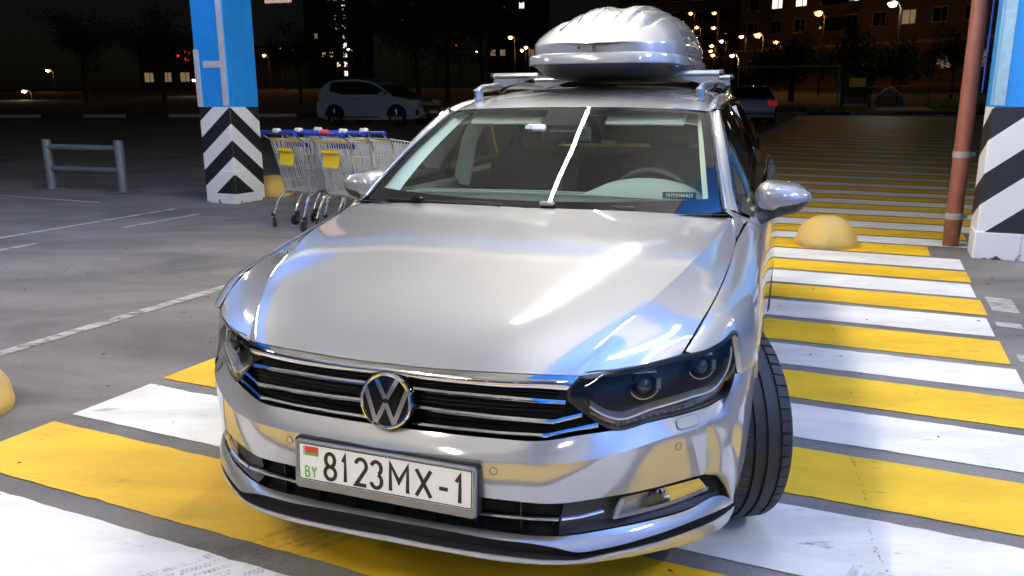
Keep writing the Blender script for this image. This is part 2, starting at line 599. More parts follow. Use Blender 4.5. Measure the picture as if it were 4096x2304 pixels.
tyre_print([(.92, 1.92), (1.02, 2.02), (1.10, 2.12)], .16)
# crumbs and leaves on the ground, too small to pick apart
mb = MB()
for k in range(420):
    if k < 300:
        x, y = random.uniform(-6.5, -1.2), random.uniform(3.6, 10.5)
    else:
        s_, t_ = random.uniform(-3.2, 2.6), random.uniform(.9, 8.5)
        x, y = st(s_, t_)
    a, L, w = random.uniform(0, 6.28), random.uniform(.004, .016), random.uniform(.003, .007)
    if k % 23 == 0:
        L, w = L * 2.2, w * 2
    c, s_ = math.cos(a), math.sin(a)
    z = gz(y) + .006
    mb.add([(x - c * L, y - s_ * L, z), (x + s_ * w, y - c * w, z + .004), (x + c * L, y + s_ * L, z), (x - s_ * w, y + c * w, z + .003)], [(0, 1, 2, 3)])
mat("crumb", (.03, .024, .018), .9)
o = mb.obj("crumbs", "crumb", None, smooth=False)
tag(o, "tiny dark crumbs and dry leaf bits scattered on the ground", "litter", kind="stuff")

# a hairline crack in the bars beside the front wheel
mb = MB()
P = spl([(1.36, 3.02), (1.31, 2.80), (1.26, 2.62), (1.18, 2.40), (1.13, 2.22), (1.10, 2.02), (1.03, 1.86)], 150)
for i in range(149):
    if math.sin(i * .9) + math.sin(i * .37 + 1) + random.uniform(-.6, .6) < .1: continue
    w = .0008 + .0022 * random.random() ** 2
    a, b = P[i] + np.array([random.uniform(-.006, .006), 0]), P[i + 1] + np.array([random.uniform(-.006, .006), 0])
    mb.add([(a[0] - w, a[1], .0075), (a[0] + w, a[1], .0075), (b[0] + w, b[1], .0075), (b[0] - w, b[1], .0075)], [(0, 1, 2, 3)])
mat("crack_grey", (.16, .15, .13), .9)
o = mb.obj("crack", "crack_grey", ground, smooth=False)
o["kind"] = "stuff"

# --- canopy overhead and shop front behind the viewer
CZ = 4.9
mat("ceiling_grey", (.42, .42, .42), .75, noise=.2, nscale=1.2)
mat("beam_grey", (.55, .55, .54), .6)
mat("wall_blue", (.012, .17, .66), .45, noise=.12, nscale=1.5)
mat("wall_grey", (.40, .40, .38), .6, noise=.2, nscale=1.2)
mat("panel_white", (.75, .74, .71), .5)
mat("shop_glass", (.03, .035, .04), .05)
def sbox(mb, s0, s1, t0, t1, z0, z1, mi=0, bev=0.):
    c = st((s0 + s1) / 2, (t0 + t1) / 2)
    return mb.box((c[0], c[1], (z0 + z1) / 2), (abs(s1 - s0), abs(t1 - t0), z1 - z0), Matrix.Rotation(RZ, 3, 'Z'), mi, bev)
can = thing("canopy", "white canopy roof on beams reaching over the crossing and parked car", "canopy")
can["kind"] = "structure"
CT = 8.9     # the canopy's outer edge along e1
sbox(MB(), -22, 16, -7.5, CT, CZ, CZ + .25).obj("soffit", "ceiling_grey", can, smooth=False)
mat("soffit_blue", (.02, .20, .80), .5, noise=.1, nscale=1.5)
for s0, s1, t0, t1 in ((-.7, .55, -.6, 5.2), (.554, 4.8, -.6, 2.9), (-14.5, -7.0, -.6, 8.2)):      # unseen blue panels, added and cut to tint the car's reflections
    sbox(MB(), s0, s1, t0, t1, CZ - .03, CZ - .004).obj("added_blue_panel", "soffit_blue", can, smooth=False)
for t_ in (-5.5, -1.5, 8.2):
    sbox(MB(), -22, 16, t_ - .09, t_ + .09, CZ - .24, CZ - .002).obj("beam", "beam_grey", can, smooth=False)
sbox(MB(), -22, 16, CT + .002, CT + .12, CZ - .35, CZ + .6).obj("fascia", "wall_blue", can, smooth=False)
wall = thing("shop_front", "blue and grey shop front behind the viewer", "shop front")
wall["kind"] = "structure"
FT = -7.6
sbox(MB(), -22, -4.6, FT - .3, FT, 0, CZ + 2).obj("wall_panel", "wall_blue", wall, smooth=False)
sbox(MB(), 1.9, 16, FT - .3, FT, 0, CZ + 2).obj("wall_panel", "wall_blue", wall, smooth=False)
sbox(MB(), -4.6, 1.9, FT - .3, FT, 2.9, CZ + 2).obj("wall_panel", "wall_grey", wall, smooth=False)
for k in range(4):
    s0 = -4.6 + 1.625 * k
    sbox(MB(), s0 + .06, s0 + 1.565, FT - .15, FT - .1, .1, 2.8).obj("pane", "shop_glass", wall, smooth=False)
    sbox(MB(), s0 - .06, s0 + .06, FT - .2, FT + .03, 0, 2.9).obj("door_frame", "panel_white", wall, smooth=False)
sbox(MB(), 4.9, 5.2, FT + .01, 14.0, 0, CZ - .26).obj("added_side_wall", "wall_blue", wall, smooth=False)  # unseen wall, added so the car's right side mirrors blue

# --- tube lamps under the canopy: those beyond the car's streaks are unseen, added fill
mat("lamp_housing", (.6, .6, .6), .4)
LAMPS = []
def tube_lamp(s, t_, L, along, power, up, z=3.88, w=.10):
    d = E1 if along == 'e1' else E2
    c = st(s, t_)
    rz = math.atan2(d[1], d[0])
    n = len(LAMPS)
    o = thing("tube_lamp", LABELS[n], "lamp", (c[0], c[1], z), rz, "tube lamps under the canopy")
    MB().box((0, 0, .040), (L + .05, .030, .045), bev=.006).obj("batten", "lamp_housing", o, smooth=False)
    if up:
        un = "uplight_%d" % up
        if un not in MATS:
            mat(un, (1, 1, 1), .5, emit=(1.0, .96, .90), strength=up)
        MB().grid(np.array([[(x_, -.014, .0645), (x_, .014, .0645)] for x_ in (-L / 2 + .02, L / 2 - .02)])).obj("uplight_strip", un, o, smooth=False)  # unseen emitter, added to brighten the blue panels overhead
    for x_ in (-L * .4, L * .4):
        MB().tube([(x_, 0, .09), (x_, 0, CZ - z)], .008, 6).obj("hanger", "lamp_housing", o)
    if power not in EMS:
        EMS[power] = mat("lamp_light_%d" % len(EMS), (1, 1, 1), .5, emit=(1.0, .945, .85), strength=power).name
        MATS[EMS[power]] = bpy.data.materials[EMS[power]]
    MB().tube([(-L / 2, 0, 0), (L / 2, 0, 0)], w / 2, 14).obj("diffuser", EMS[power], o, smooth=True)
    LAMPS.append(o)
EMS = {}
LABELS = ["long white tube lamp under the canopy, " + w for w in
          ("first of the row above the car's windscreen", "second of the row above the car's roof", "third of the row at the canopy edge", "alone above the bonnet's right half", "added as fill behind the viewer in the middle",
           "added as fill nearest the shop doors", "added as fill over the right edge of the crossing", "added as fill right of the viewer", "added as fill over the left bays", "added as fill left of the viewer", "added as fill above the left bays by the canopy edge", "added as fill beside the right column")]
for s_, t_, L, pw, up in ((-2.08, 4.45, 1.46, 120, 0), (-2.08, 5.95, 1.46, 120, 0), (-2.08, 7.45, 1.46, 150, 0), (.1, 3.05, 1.30, 30, 330), (-2.4, -1.2, 1.42, 250, 0), (-2.4, -4.6, 1.42, 165, 0),
                          (3.4, 1.4, 1.30, 100, 220), (3.4, -2.6, 1.30, 120, 0), (-8.2, 3.4, 1.42, 115, 130), (-8.2, -2.0, 1.42, 165, 0), (-8.2, 7.0, 1.42, 25, 60), (3.4, 6.4, 1.30, 140, 0)):
    tube_lamp(s_, t_, L, 'e1', pw * 2.35, up * 5.5, w=.030)

# ================================================================== THE SILVER ESTATE CAR (car space: x to the viewer's right, y to the rear, z up)
YAW = rad(18.94)
car = thing("estate_car", "silver estate car with roof box parked across the yellow and white crossing", "car", (-.337, 1.9595, 0), -YAW)
MX = np.array([-1, 1, 1.])
def A(*p): return np.array(p, float)

# ---- body lines measured on the right-hand (x > 0) half
HC = [(0, .047, .702), (0, .10, .737), (0, .20, .783), (0, .34, .825), (0, .53, .872), (0, .76, .914), (0, .97, .944), (0, 1.205, .972)]
HK = [(.497, .120, .699), (.538, .206, .749), (.577, .298, .790), (.619, .419, .829), (.667, .584, .865), (.712, .795, .902), (.745, 1.003, .927), (.772, 1.262, .957)]
HS = [(.727, .287, .728), (.745, .345, .760), (.762, .42, .788), (.779, .522, .814), (.795, .723, .847), (.803, .90, .876), (.804, 1.07, .908), (.779, 1.262, .958)]
HM1 = [(.12, .050, .701)] + [(.16, (c[1] * .93 + k[1] * .07), c[2] * .95 + k[2] * .05 + .003) for c, k in zip(HC[1:], HK[1:])]
HM2 = [(.302, .062, .705)] + [(.58 * k[0], c[1] * .72 + k[1] * .28, c[2] * .6 + k[2] * .4 + .006) for c, k in zip(HC[1:], HK[1:])]
HM3 = [(.42, .085, .7045)] + [(.86 * k[0], c[1] * .32 + k[1] * .68, c[2] * .2 + k[2] * .8 + .004) for c, k in zip(HC[1:], HK[1:])]
g1 = loft([HC, HM1, HM2, HM3, HK], 46, 26)
HX = [tuple(.5 * A(*k) + .5 * A(*s) + A(0, 0, -.003)) for k, s in zip(HK, HS)]
HX[0] = (.614, .185, .7135)
g2 = loft([HK, HX, HS], 46, 12)
def wide(G, ax):
    """Whole-width grid from the right-hand half (its first row or column lies on the centre line)."""
    H = np.flip(G, ax) * MX
    H = H[:-1] if ax == 0 else H[:, :-1]
    return np.concatenate([H, G], ax)
hood = MB().grid(wide(g1, 0)).grid(g2, mirror=True)
# turned-down rim along the front, sides and rear
edge = np.concatenate([g1[:, 0], g2[1:, 0]])
hood.grid(np.stack([edge + A(0, .012, -.016), edge + A(0, .003, -.005), edge]), mirror=True)
se = g2[-1]
hood.grid(np.stack([se, se + A(-.001, 0, -.003), se + A(-.006, 0, -.016)]), mirror=True)
re_ = np.concatenate([g1[:, -1], g2[1:, -1]])
hood.grid(np.stack([re_, re_ + A(0, .002, -.003), re_ + A(0, -.004, -.018)]), mirror=True)
bonnet = hood.obj("bonnet", "paint", car, sharp=40)

# ---- side of the body: sections (x, z) from the shoulder down, at stations y
SEC = {
    .28: [(.735, .730), (.745, .727), (.780, .70), (.805, .64), (.81, .55), (.80, .40), (.79, .20)],
    .46: [(.776, .801), (.795, .797), (.845, .762), (.870, .69), (.873, .60), (.87, .40), (.86, .20)],
    .60: [(.791, .827), (.812, .823), (.868, .790), (.903, .715), (.913, .62), (.91, .40), (.89, .20)],
    .80: [(.803, .860), (.826, .854), (.880, .822), (.911, .74), (.916, .66), (.912, .40), (.885, .20)],
    1.05: [(.809, .904), (.834, .896), (.882, .856), (.906, .77), (.913, .64), (.910, .40), (.880, .20)],
    1.33: [(.835, .945), (.852, .935), (.888, .872), (.907, .78), (.914, .65), (.910, .40), (.880, .20)],
    1.70: [(.852, .975), (.866, .962), (.893, .885), (.908, .79), (.915, .66), (.910, .40), (.880, .20)],
    2.50: [(.857, .995), (.871, .982), (.896, .90), (.909, .80), (.916, .67), (.910, .40), (.880, .20)],
    3.30: [(.850, 1.015), (.866, 1.00), (.895, .92), (.909, .82), (.916, .68), (.910, .40), (.880, .22)],
    3.90: [(.825, 1.035), (.845, 1.02), (.882, .94), (.902, .84), (.908, .70), (.900, .42), (.870, .24)],
    4.40: [(.760, 1.05), (.785, 1.035), (.825, .95), (.850, .85), (.858, .71), (.850, .44), (.81, .26)],
    4.62: [(.66, 1.05), (.69, 1.035), (.72, .95), (.745, .85), (.755, .71), (.75, .44), (.71, .27)],
}
_sy = sorted(SEC)
_sd = np.array([[SEC[y][k] for k in range(7)] for y in _sy])          # stations x 7 x 2
def section(y):
    """Smooth section at y: 7 control points interpolated along the car."""
    out = []
    i = max(0, min(len(_sy) - 2, int(np.searchsorted(_sy, y, side='right') - 1)))
    def tang(j):
        if j == 0: return (_sd[1] - _sd[0]) / (_sy[1] - _sy[0])
        if j == len(_sy) - 1: return (_sd[-1] - _sd[-2]) / (_sy[-1] - _sy[-2])
        return (_sd[j + 1] - _sd[j - 1]) / (_sy[j + 1] - _sy[j - 1])
    h = _sy[i + 1] - _sy[i]
    s = (y - _sy[i]) / h
    P = (2*s**3 - 3*s**2 + 1) * _sd[i] + (s**3 - 2*s**2 + s) * h * tang(i) + (-2*s**3 + 3*s**2) * _sd[i+1] + (s**3 - s**2) * h * tang(i + 1)
    return P
def side_curve(y, zlow, n, ztop=None):
    P = section(y)
    C = spl(np.column_stack([P[:, 0], np.full(7, y), P[:, 1]]), 160)
    zz = C[:, 2]
    if zlow >= zz[0]:
        return np.tile(C[0], (n, 1))
    keep = zz > zlow + 1e-4
    if ztop is not None:
        keep &= zz < ztop
    C2 = C[keep]
    k = np.argmax(zz <= zlow)
    f = (zz[k - 1] - zlow) / max(1e-9, zz[k - 1] - zz[k])
    C2 = np.vstack([C2, C[k - 1] * (1 - f) + C[k] * f])
    d = np.concatenate([[0], np.cumsum(np.linalg.norm(np.diff(C2, axis=0), axis=1))])
    q = np.linspace(0, d[-1], n)
    return np.column_stack([np.interp(q, d, C2[:, j]) for j in range(3)])
AX1, AX2, AZ, AR = .88, 3.67, .325, .375
def arch(y, base):
    for c in (AX1, AX2):
        if abs(y - c) < AR:
            base = max(base, AZ + math.sqrt(AR ** 2 - (y - c) ** 2))
    return base
def hl_top(y):       # the headlamp's upper edge, height over y
    return float(np.interp(y, [.287, .335, .40, .452, .47], [.727, .729, .740, .7555, .752]))
def panel(name, ys_, zlow, n, parent, extra_top=None, mt="paint", side=1):
    G = np.array([side_curve(y, zlow(y), n) for y in ys_])
    G = G.transpose(1, 0, 2)
    mb = MB()
    H = G.copy()
    # returned edges give the sheet thickness
    for E, d in ((G[-1], A(-.014, 0, -.001)), (G[:, 0], A(-.012, .004, 0)), (G[:, -1], A(-.012, -.004, 0))):
        mb.grid(np.stack([E, E + d]), flip=False)
    if side < 0:
        G = G * MX
        m2 = MB()
        for E, d in ((G[-1], A(.014, 0, -.001)), (G[:, 0], A(.012, .004, 0)), (G[:, -1], A(.012, -.004, 0))):
            m2.grid(np.stack([E, E + d]))
        m2.grid(G, flip=False)
        return m2.obj(name, mt, parent, sharp=35, merge=True)
    mb.grid(G, flip=True)
    return mb.obj(name, mt, parent, sharp=35, merge=True)

def fender_low(y):
    if y < .47: return hl_top(y) + .004
    if y < .60: return max(.632, 0)
    return arch(y, .24)
fy = sorted(set(list(np.linspace(.293, .468, 10)) + list(np.linspace(.4705, .598, 8)) + list(np.linspace(.602, 1.255, 44)) + [1.256] + list(np.linspace(1.26, 1.322, 5))))
def quarter_low(y): return arch(y, .285)
sides = (1, -1)
for sd in sides:
    panel("wing", fy, fender_low, 20, car, side=sd)
    panel("front_door", list(np.linspace(1.327, 2.385, 20)), lambda y: .26, 22, car, side=sd)
    panel("rear_door", list(np.linspace(2.390, 3.02, 8)) + list(np.linspace(3.05, 3.42, 24)), lambda y: max(.26, AZ + math.sqrt(max(0, (AR + .02) ** 2 - (y - AX2) ** 2)) if abs(y - AX2) < AR + .02 else 0), 22, car, side=sd)
    panel("rear_quarter", list(np.linspace(3.425, 4.04, 30)) + list(np.linspace(4.06, 4.62, 14)), quarter_low, 22, car, side=sd)
    # sill
    G = np.array([[(.885 * sd, y, .262), (.878 * sd, y, .20), (.80 * sd, y, .175)] for y in np.linspace(1.25, 3.30, 12)])
    MB().grid(G, flip=sd < 0).obj("sill", "dark_trim", car)
    # handles
    for y0 in (2.22, 3.16):
        c = side_curve(y0, .86, 4)[-1]
        h = MB().tube([(c[0] * sd, y0 - .11, .862), ((c[0] + .03) * sd, y0 - .085, .866), ((c[0] + .035) * sd, y0, .868), ((c[0] + .03) * sd, y0 + .085, .866), (c[0] * sd, y0 + .11, .862)], .014, 8, flat=(.7, 1.2))
        h.obj("door_handle", "paint", car)
    # arch lips and liners
    for c in (AX1, AX2):
        a = np.linspace(rad(8), rad(172), 40)
        L1 = np.array([(.70 * sd, c - (AR + .004) * math.cos(q), AZ + (AR + .004) * math.sin(q)) for q in a])
        L2 = np.array([(.898 * sd, c - (AR + .003) * math.cos(q), AZ + (AR + .003) * math.sin(q)) for q in a])
        L0 = np.array([(.55 * sd, c - .30 * math.cos(q), AZ + .30 * math.sin(q)) for q in a])
        MB().grid(np.stack([L0, L1, L2]), flip=sd > 0).obj("arch_liner", "void_black", car)

# ---- glasshouse lines
WP = [(.741, 1.293, .983), (.696, 1.488, 1.112), (.654, 1.704, 1.223), (.607, 1.950, 1.330)]     # screen edge
PO = [(.800, 1.37, .945), (.774, 1.45, .994), (.728, 1.62, 1.138), (.684, 1.80, 1.257), (.652, 1.95, 1.331)]  # outer edge of the pillar
RC = [(0, 1.885, 1.352), (0, 2.02, 1.390), (0, 2.25, 1.430), (0, 2.6, 1.455), (0, 3.0, 1.462), (0, 3.5, 1.450), (0, 4.0, 1.41), (0, 4.40, 1.35)]
RM = [(.34, 1.900, 1.348), (.34, 2.03, 1.385), (.34, 2.26, 1.423), (.34, 2.6, 1.447), (.34, 3.0, 1.453), (.34, 3.5, 1.441), (.34, 4.0, 1.40), (.33, 4.38, 1.34)]
RE = [(.600, 1.945, 1.334), (.590, 2.06, 1.362), (.584, 2.28, 1.393), (.58, 2.6, 1.414), (.575, 3.0, 1.419), (.565, 3.5, 1.406), (.545, 4.0, 1.365), (.52, 4.34, 1.31)]
RO = [(.652, 1.95, 1.331), (.650, 2.06, 1.352), (.655, 2.28, 1.372), (.658, 2.6, 1.386), (.655, 3.0, 1.388), (.645, 3.5, 1.373), (.62, 4.0, 1.332), (.58, 4.34, 1.275)]
MB().grid(loft([RC, RM, RE], 60, 22), mirror=True).obj("roof", "paint", car, merge=True)
for sd in sides:
    f = (lambda G: G if sd > 0 else G * MX)
    # cantrail: roof edge down to the window line, with a drip groove at the roof joint
    RJ = [tuple(A(*p) + A(.006, 0, -.008)) for p in RE]
    RJ2 = [tuple(A(*p) + A(.014, 0, -.001)) for p in RE]
    RH = [tuple(.45 * A(*p) + .55 * A(*q) + A(.006, 0, .012)) for p, q in zip(RE, RO)]
    mb = MB().grid(f(loft([RE, RJ, RJ2], 60, 3)), flip=sd < 0).grid(f(loft([RJ2, RH, RO], 60, 10)), flip=sd < 0)
    mb.obj("cantrail", "paint", car, sharp=50, merge=True)
    # windscreen pillar
    WO = [tuple(A(*p) + A(.016, .006, 0)) for p in WP]
    n = 30
    a = spl(WO, n); b = spl(PO[0:], n)
    mid = .5 * (a + b) + A(.012, -.006, .008)
    mb = MB().grid(f(np.array([spl_at([a[i], mid[i], b[i]], 9) for i in range(n)]).transpose(1, 0, 2)), flip=sd < 0)
    mb.obj("windscreen_pillar", "paint", car, sharp=50)
    mb = MB().tube(f(spl([tuple(A(*p) + A(.010, .002, .001)) for p in WP], 40)), .0048, 8)
    mb.obj("pillar_trim", "satin_metal", car)
    mb = MB().tube(f(spl([tuple(A(*p) + A(.003, -.002, -.001)) for p in WP], 40)), .006, 8)
    mb.obj("pillar_seal", "black_plastic", car)
    # wing corner filling the gap below the pillar
    p0, p1, p2, p3 = A(.779, 1.266, .958), A(.741, 1.293, .983), A(.757, 1.30, .985), A(.800, 1.37, .948)
    q0, q1 = A(.806, 1.09, .911), A(.822, 1.26, .935)
    G = np.array([[p1, p2, p3], [p0 + A(.003, .006, 0), (p0 + p3) / 2 + A(.012, 0, .008), A(.838, 1.35, .944)], [q0, q1 + A(-.004, 0, .002), A(.836, 1.325, .945)]])
    MB().grid(f(G), flip=sd > 0).obj("wing_corner", "paint", car, sharp=60)
    # side glass, between belt and cantrail, split by pillars
    ysb = np.linspace(1.40, 4.25, 40)
    def belt(y):
        s_ = section(y)[0]
        return A(s_[0] - .004, y, s_[1] - .002)
    PL = spl(PO + [tuple(A(*p) + A(.004, 0, -.006)) for p in RO[1:]], 200)
    def upper(y):
        return np.array([np.interp(y, PL[:, 1], PL[:, 0]), y, np.interp(y, PL[:, 1], PL[:, 2])])
    for (ya, yb, nm) in ((1.44, 2.37, "front_door_window"), (2.45, 3.36, "rear_door_window"), (3.42, 4.10, "quarter_window")):
        G = []
        for y in np.linspace(ya, yb, 16):
            lo, hi = belt(y), upper(y) + A(0, 0, -.012)
            G.append(spl_at([lo, .5 * (lo + hi) + A(.018, 0, .004), hi], 8))
        MB().grid(f(np.array(G).transpose(1, 0, 2)), flip=sd > 0).obj(nm, "side_glass", car)
    for (ya, yb) in ((2.372, 2.448), (3.362, 3.418), (4.102, 4.20)):
        G = []
        for y in np.linspace(ya, yb, 4):
            lo, hi = belt(y), upper(y)
            G.append(spl_at([lo, .5 * (lo + hi) + A(.022, 0, .004), hi], 8))
        MB().grid(f(np.array(G).transpose(1, 0, 2)), flip=sd > 0).obj("window_pillar", "gloss_black", car)
    # chrome surround line of the side windows
    loop = [belt(y) + A(.006, 0, .008) for y in np.linspace(1.42, 4.1, 20)]
    MB().tube(f(spl(loop, 60)), .007, 6, flat=(.6, 1.2)).obj("window_trim", "chrome", car)
    loop = [upper(y) + A(.006, 0, .004) for y in np.linspace(1.44, 4.1, 26)]
    MB().tube(f(spl(loop, 80)), .006, 6).obj("window_seal", "gloss_black", car)
    # roof rail with a foot at the front
    RR = [(.549, 2.118, 1.418), (.550, 2.130, 1.426), (.553, 2.16, 1.434), (.562, 2.35, 1.450), (.566, 2.7, 1.466), (.562, 3.3, 1.465), (.55, 3.85, 1.438), (.545, 3.98, 1.405)]
    MB().tube(f(spl(RR, 60)), .018, 12, flat=(.85, 1.15)).obj("roof_rail", "satin_metal", car)
    MB().box(((.549) * sd, 2.125, 1.410), (.038, .060, .068), bev=.014).obj("rail_foot", "satin_metal", car)

# ---- windscreen with black border
WC = [(0, 1.165, .950), (0, 1.40, 1.092), (0, 1.64, 1.225), (0, 1.880, 1.3515)]
WM = [(.40, 1.195, .957), (.385, 1.425, 1.098), (.365, 1.66, 1.227), (.34, 1.896, 1.3475)]
WI = [(.735, 1.285, .974), (.692, 1.483, 1.106), (.650, 1.700, 1.219), (.603, 1.946, 1.328)]
def screen_point(u, v):      # u: 0 centre .. 1 edge, v: 0 base .. 1 roof
    c = spl_at(WC, 61); m = spl_at(WM, 61); w = spl_at(WI, 61)
    i = int(round(v * 60))
    k = spl_at([c[i], m[i], w[i]], 61)
    return k[int(round(u * 60))]
W = loft([WC, WM, WI], 49, 31)          # rows across u, columns up v
W = W.transpose(1, 0, 2)                # rows v, cols u
full = np.concatenate([W[:, :0:-1] * MX, W], 1)
nv, nu = full.shape[:2]
inner, border = MB(), MB()
def is_border(i, j):
    u = abs((j + .5) - (nu - 1) / 2) / ((nu - 1) / 2)
    v = (i + .5) / (nv - 1)
    if v < .105 or v > .955: return True
    if u > .945: return True
    if u < .14 and v > .80: return True
    return False
for i in range(nv - 1):
    for j in range(nu - 1):
        q = [full[i, j], full[i, j + 1], full[i + 1, j + 1], full[i + 1, j]]
        (border if is_border(i, j) else inner).add(q, [(0, 1, 2, 3)])
ws = inner.obj("windscreen", "windshield_glass", car, merge=True, sharp=0)
bo = border.obj("border", "frit", ws, merge=True, sharp=0)

# ---- scuttle and wipers
MB().grid(np.array([[(x, 1.20 + .10 * x * x + d, .955 + .02 * abs(x) - .01 * (d > .03)) for x in np.linspace(-.76, .76, 30)] for d in (-.02, .10)]), flip=False).obj("scuttle", "black_plastic", car)
def wiper(x0, x1, dy):
    mb = MB()
    p = [A(x, 1.205 + .10 * x * x + dy + .01 * math.sin((x - x0) / (x1 - x0) * 3), .972 + .012 * abs(x)) for x in np.linspace(x0, x1, 14)]
    mb.tube(p, .006, 6, flat=(1, 1.3))
    mb.tube([p[0], p[3] + A(0, .012, .006), p[7] + A(0, .012, .004)], [.011, .009, .006], 8)
    return mb.obj("wiper", "black_plastic", car)
wiper(-.10, -.62, .0)
wiper(.42, -.08, .012)
MB().box((-.475, 1.225, .990), (.055, .03, .020), bev=.008).obj("wiper_cap", "gloss_black", car)
MB().box((.085, 1.215, .990), (.060, .03, .016), bev=.006).obj("wiper_cap", "satin_metal", car)

# ---- grille
def curve(P, n=40): return spl(P, n)
BT = [(0, .047, .6985), (.12, .050, .698), (.302, .062, .702), (.42, .085, .7015), (.494, .118, .696)]
BL = [(0, .036, .673), (.172, .039, .671), (.306, .050, .671), (.40, .069, .671), (.468, .096, .664)]
mid = [tuple(.5 * A(*a) + .5 * A(*b) + A(0, -.008, 0)) for a, b in zip(BT, BL)]
mb = MB().grid(loft([BL, mid, BT], 30, 9), mirror=True)
mb.grid(loft([[tuple(A(*p) + A(0, .012, -.003)) for p in BL], BL], 30, 2), mirror=True)
grille = mb.obj("grille_bar", "chrome", car, merge=True, sharp=40)
BK = [(0, .075, .69), (.3, .09, .69), (.45, .13, .68), (.50, .17, .66)]
BK2 = [(0, .075, .535), (.3, .085, .535), (.43, .105, .54), (.56, .19, .56)]
MB().grid(loft([BK2, BK], 24, 3), mirror=True).obj("grille_back", "void_black", car, merge=True)
def slat(P, h, nm, mt, depth=.012, bulge=.004):
    up = [tuple(A(*p) + A(0, .001, h / 2)) for p in P]
    dn = [tuple(A(*p) + A(0, 0, -h / 2)) for p in P]
    fr = [tuple(A(*p) + A(0, -bulge, .001)) for p in P]
    ub = [tuple(A(*p) + A(0, depth, h / 2)) for p in P]
    db = [tuple(A(*p) + A(0, depth, -h / 2)) for p in P]
    n = 26
    G = np.array([lin(c, n) for c in (db, dn, fr, up, ub)])
    return MB().grid(G, mirror=True).obj(nm, mt, car, sharp=40, merge=True)
def lin(P, n):
    P = np.asarray(P, float)
    d = np.concatenate([[0], np.cumsum(np.linalg.norm(np.diff(P, axis=0), axis=1))])
    q = np.sort(np.unique(np.concatenate([np.linspace(0, d[-1], n - len(P) + 2), d[1:-1]])))
    q = np.interp(np.linspace(0, 1, n), np.linspace(0, 1, len(q)), q) if len(q) != n else q
    return np.column_stack([np.interp(q, d, P[:, j]) for j in range(3)])
slat([(0, .040, .640), (.17, .042, .640), (.307, .054, .640), (.40, .070, .637), (.467, .093, .632)], .011, "grille_slat", "chrome")
slat([(0, .036, .592), (.17, .038, .590), (.307, .048, .588), (.44, .070, .585), (.508, .104, .600)], .011, "grille_slat", "chrome")
slat([(0, .030, .545), (.17, .033, .546), (.308, .042, .547), (.425, .057, .550), (.545, .129, .568)], .012, "grille_slat", "chrome")
for z0, xe in ((.657, .45), (.616, .46), (.604, .46), (.567, .44), (.575, .45)):
    slat([(0, .052, z0), (.17, .054, z0), (.307, .066, z0), (xe, .098, z0)], .006, "grille_fin", "black_plastic")
# radar panel is the badge: a black disc with a chrome ring and monogram
emb = link("badge", None, car)
emb.location = (0, .021, .6075)
emb.rotation_euler = (rad(90 - 9), 0, 0)        # local z faces the viewer
ER = .0745
MB().lathe([(0, -.012), (ER + .004, -.012), (ER + .004, .001), (ER - .002, .005), (0, .006)], 48).obj("disc", "gloss_black", emb)
MB().lathe([(ER - .0085, .003), (ER - .008, .0085), (ER - .003, .0095), (ER + .001, .008), (ER + .002, .002)], 56).obj("ring", "chrome", emb)
def stroke(p, q, w, ext=0.):
    p, q = np.array(p), np.array(q)
    d = (q - p) / np.linalg.norm(q - p)
    n = np.array([-d[1], d[0]]) * w / 2
    p, q = p - d * ext, q + d * ext
    return [(*(p - n), .004), (*(q - n), .004), (*(q + n), .004), (*(p + n), .004)]
def letters(name, strokes):
    mb = MB()
    for i, s_ in enumerate(strokes):
        mb.prism([(a, b, c + .0004 * i) for a, b, c in s_], (0, 0, .0045))
    mb.obj(name, "chrome", emb, smooth=False)
r_ = ER - .006
def onr(deg): return (r_ * math.cos(rad(deg)), r_ * math.sin(rad(deg)))
letters("letter_v", [stroke(onr(118), (-.002, .006), .0125), stroke(onr(62), (.002, .006), .0125)])
letters("letter_w", [stroke(onr(152), (-.0275, -.057), .0125), stroke((-.0275, -.060), (-.001, -.006), .0125), stroke((.0275, -.060), (.001, -.006), .0125), stroke(onr(28), (.0275, -.057), .0125)])

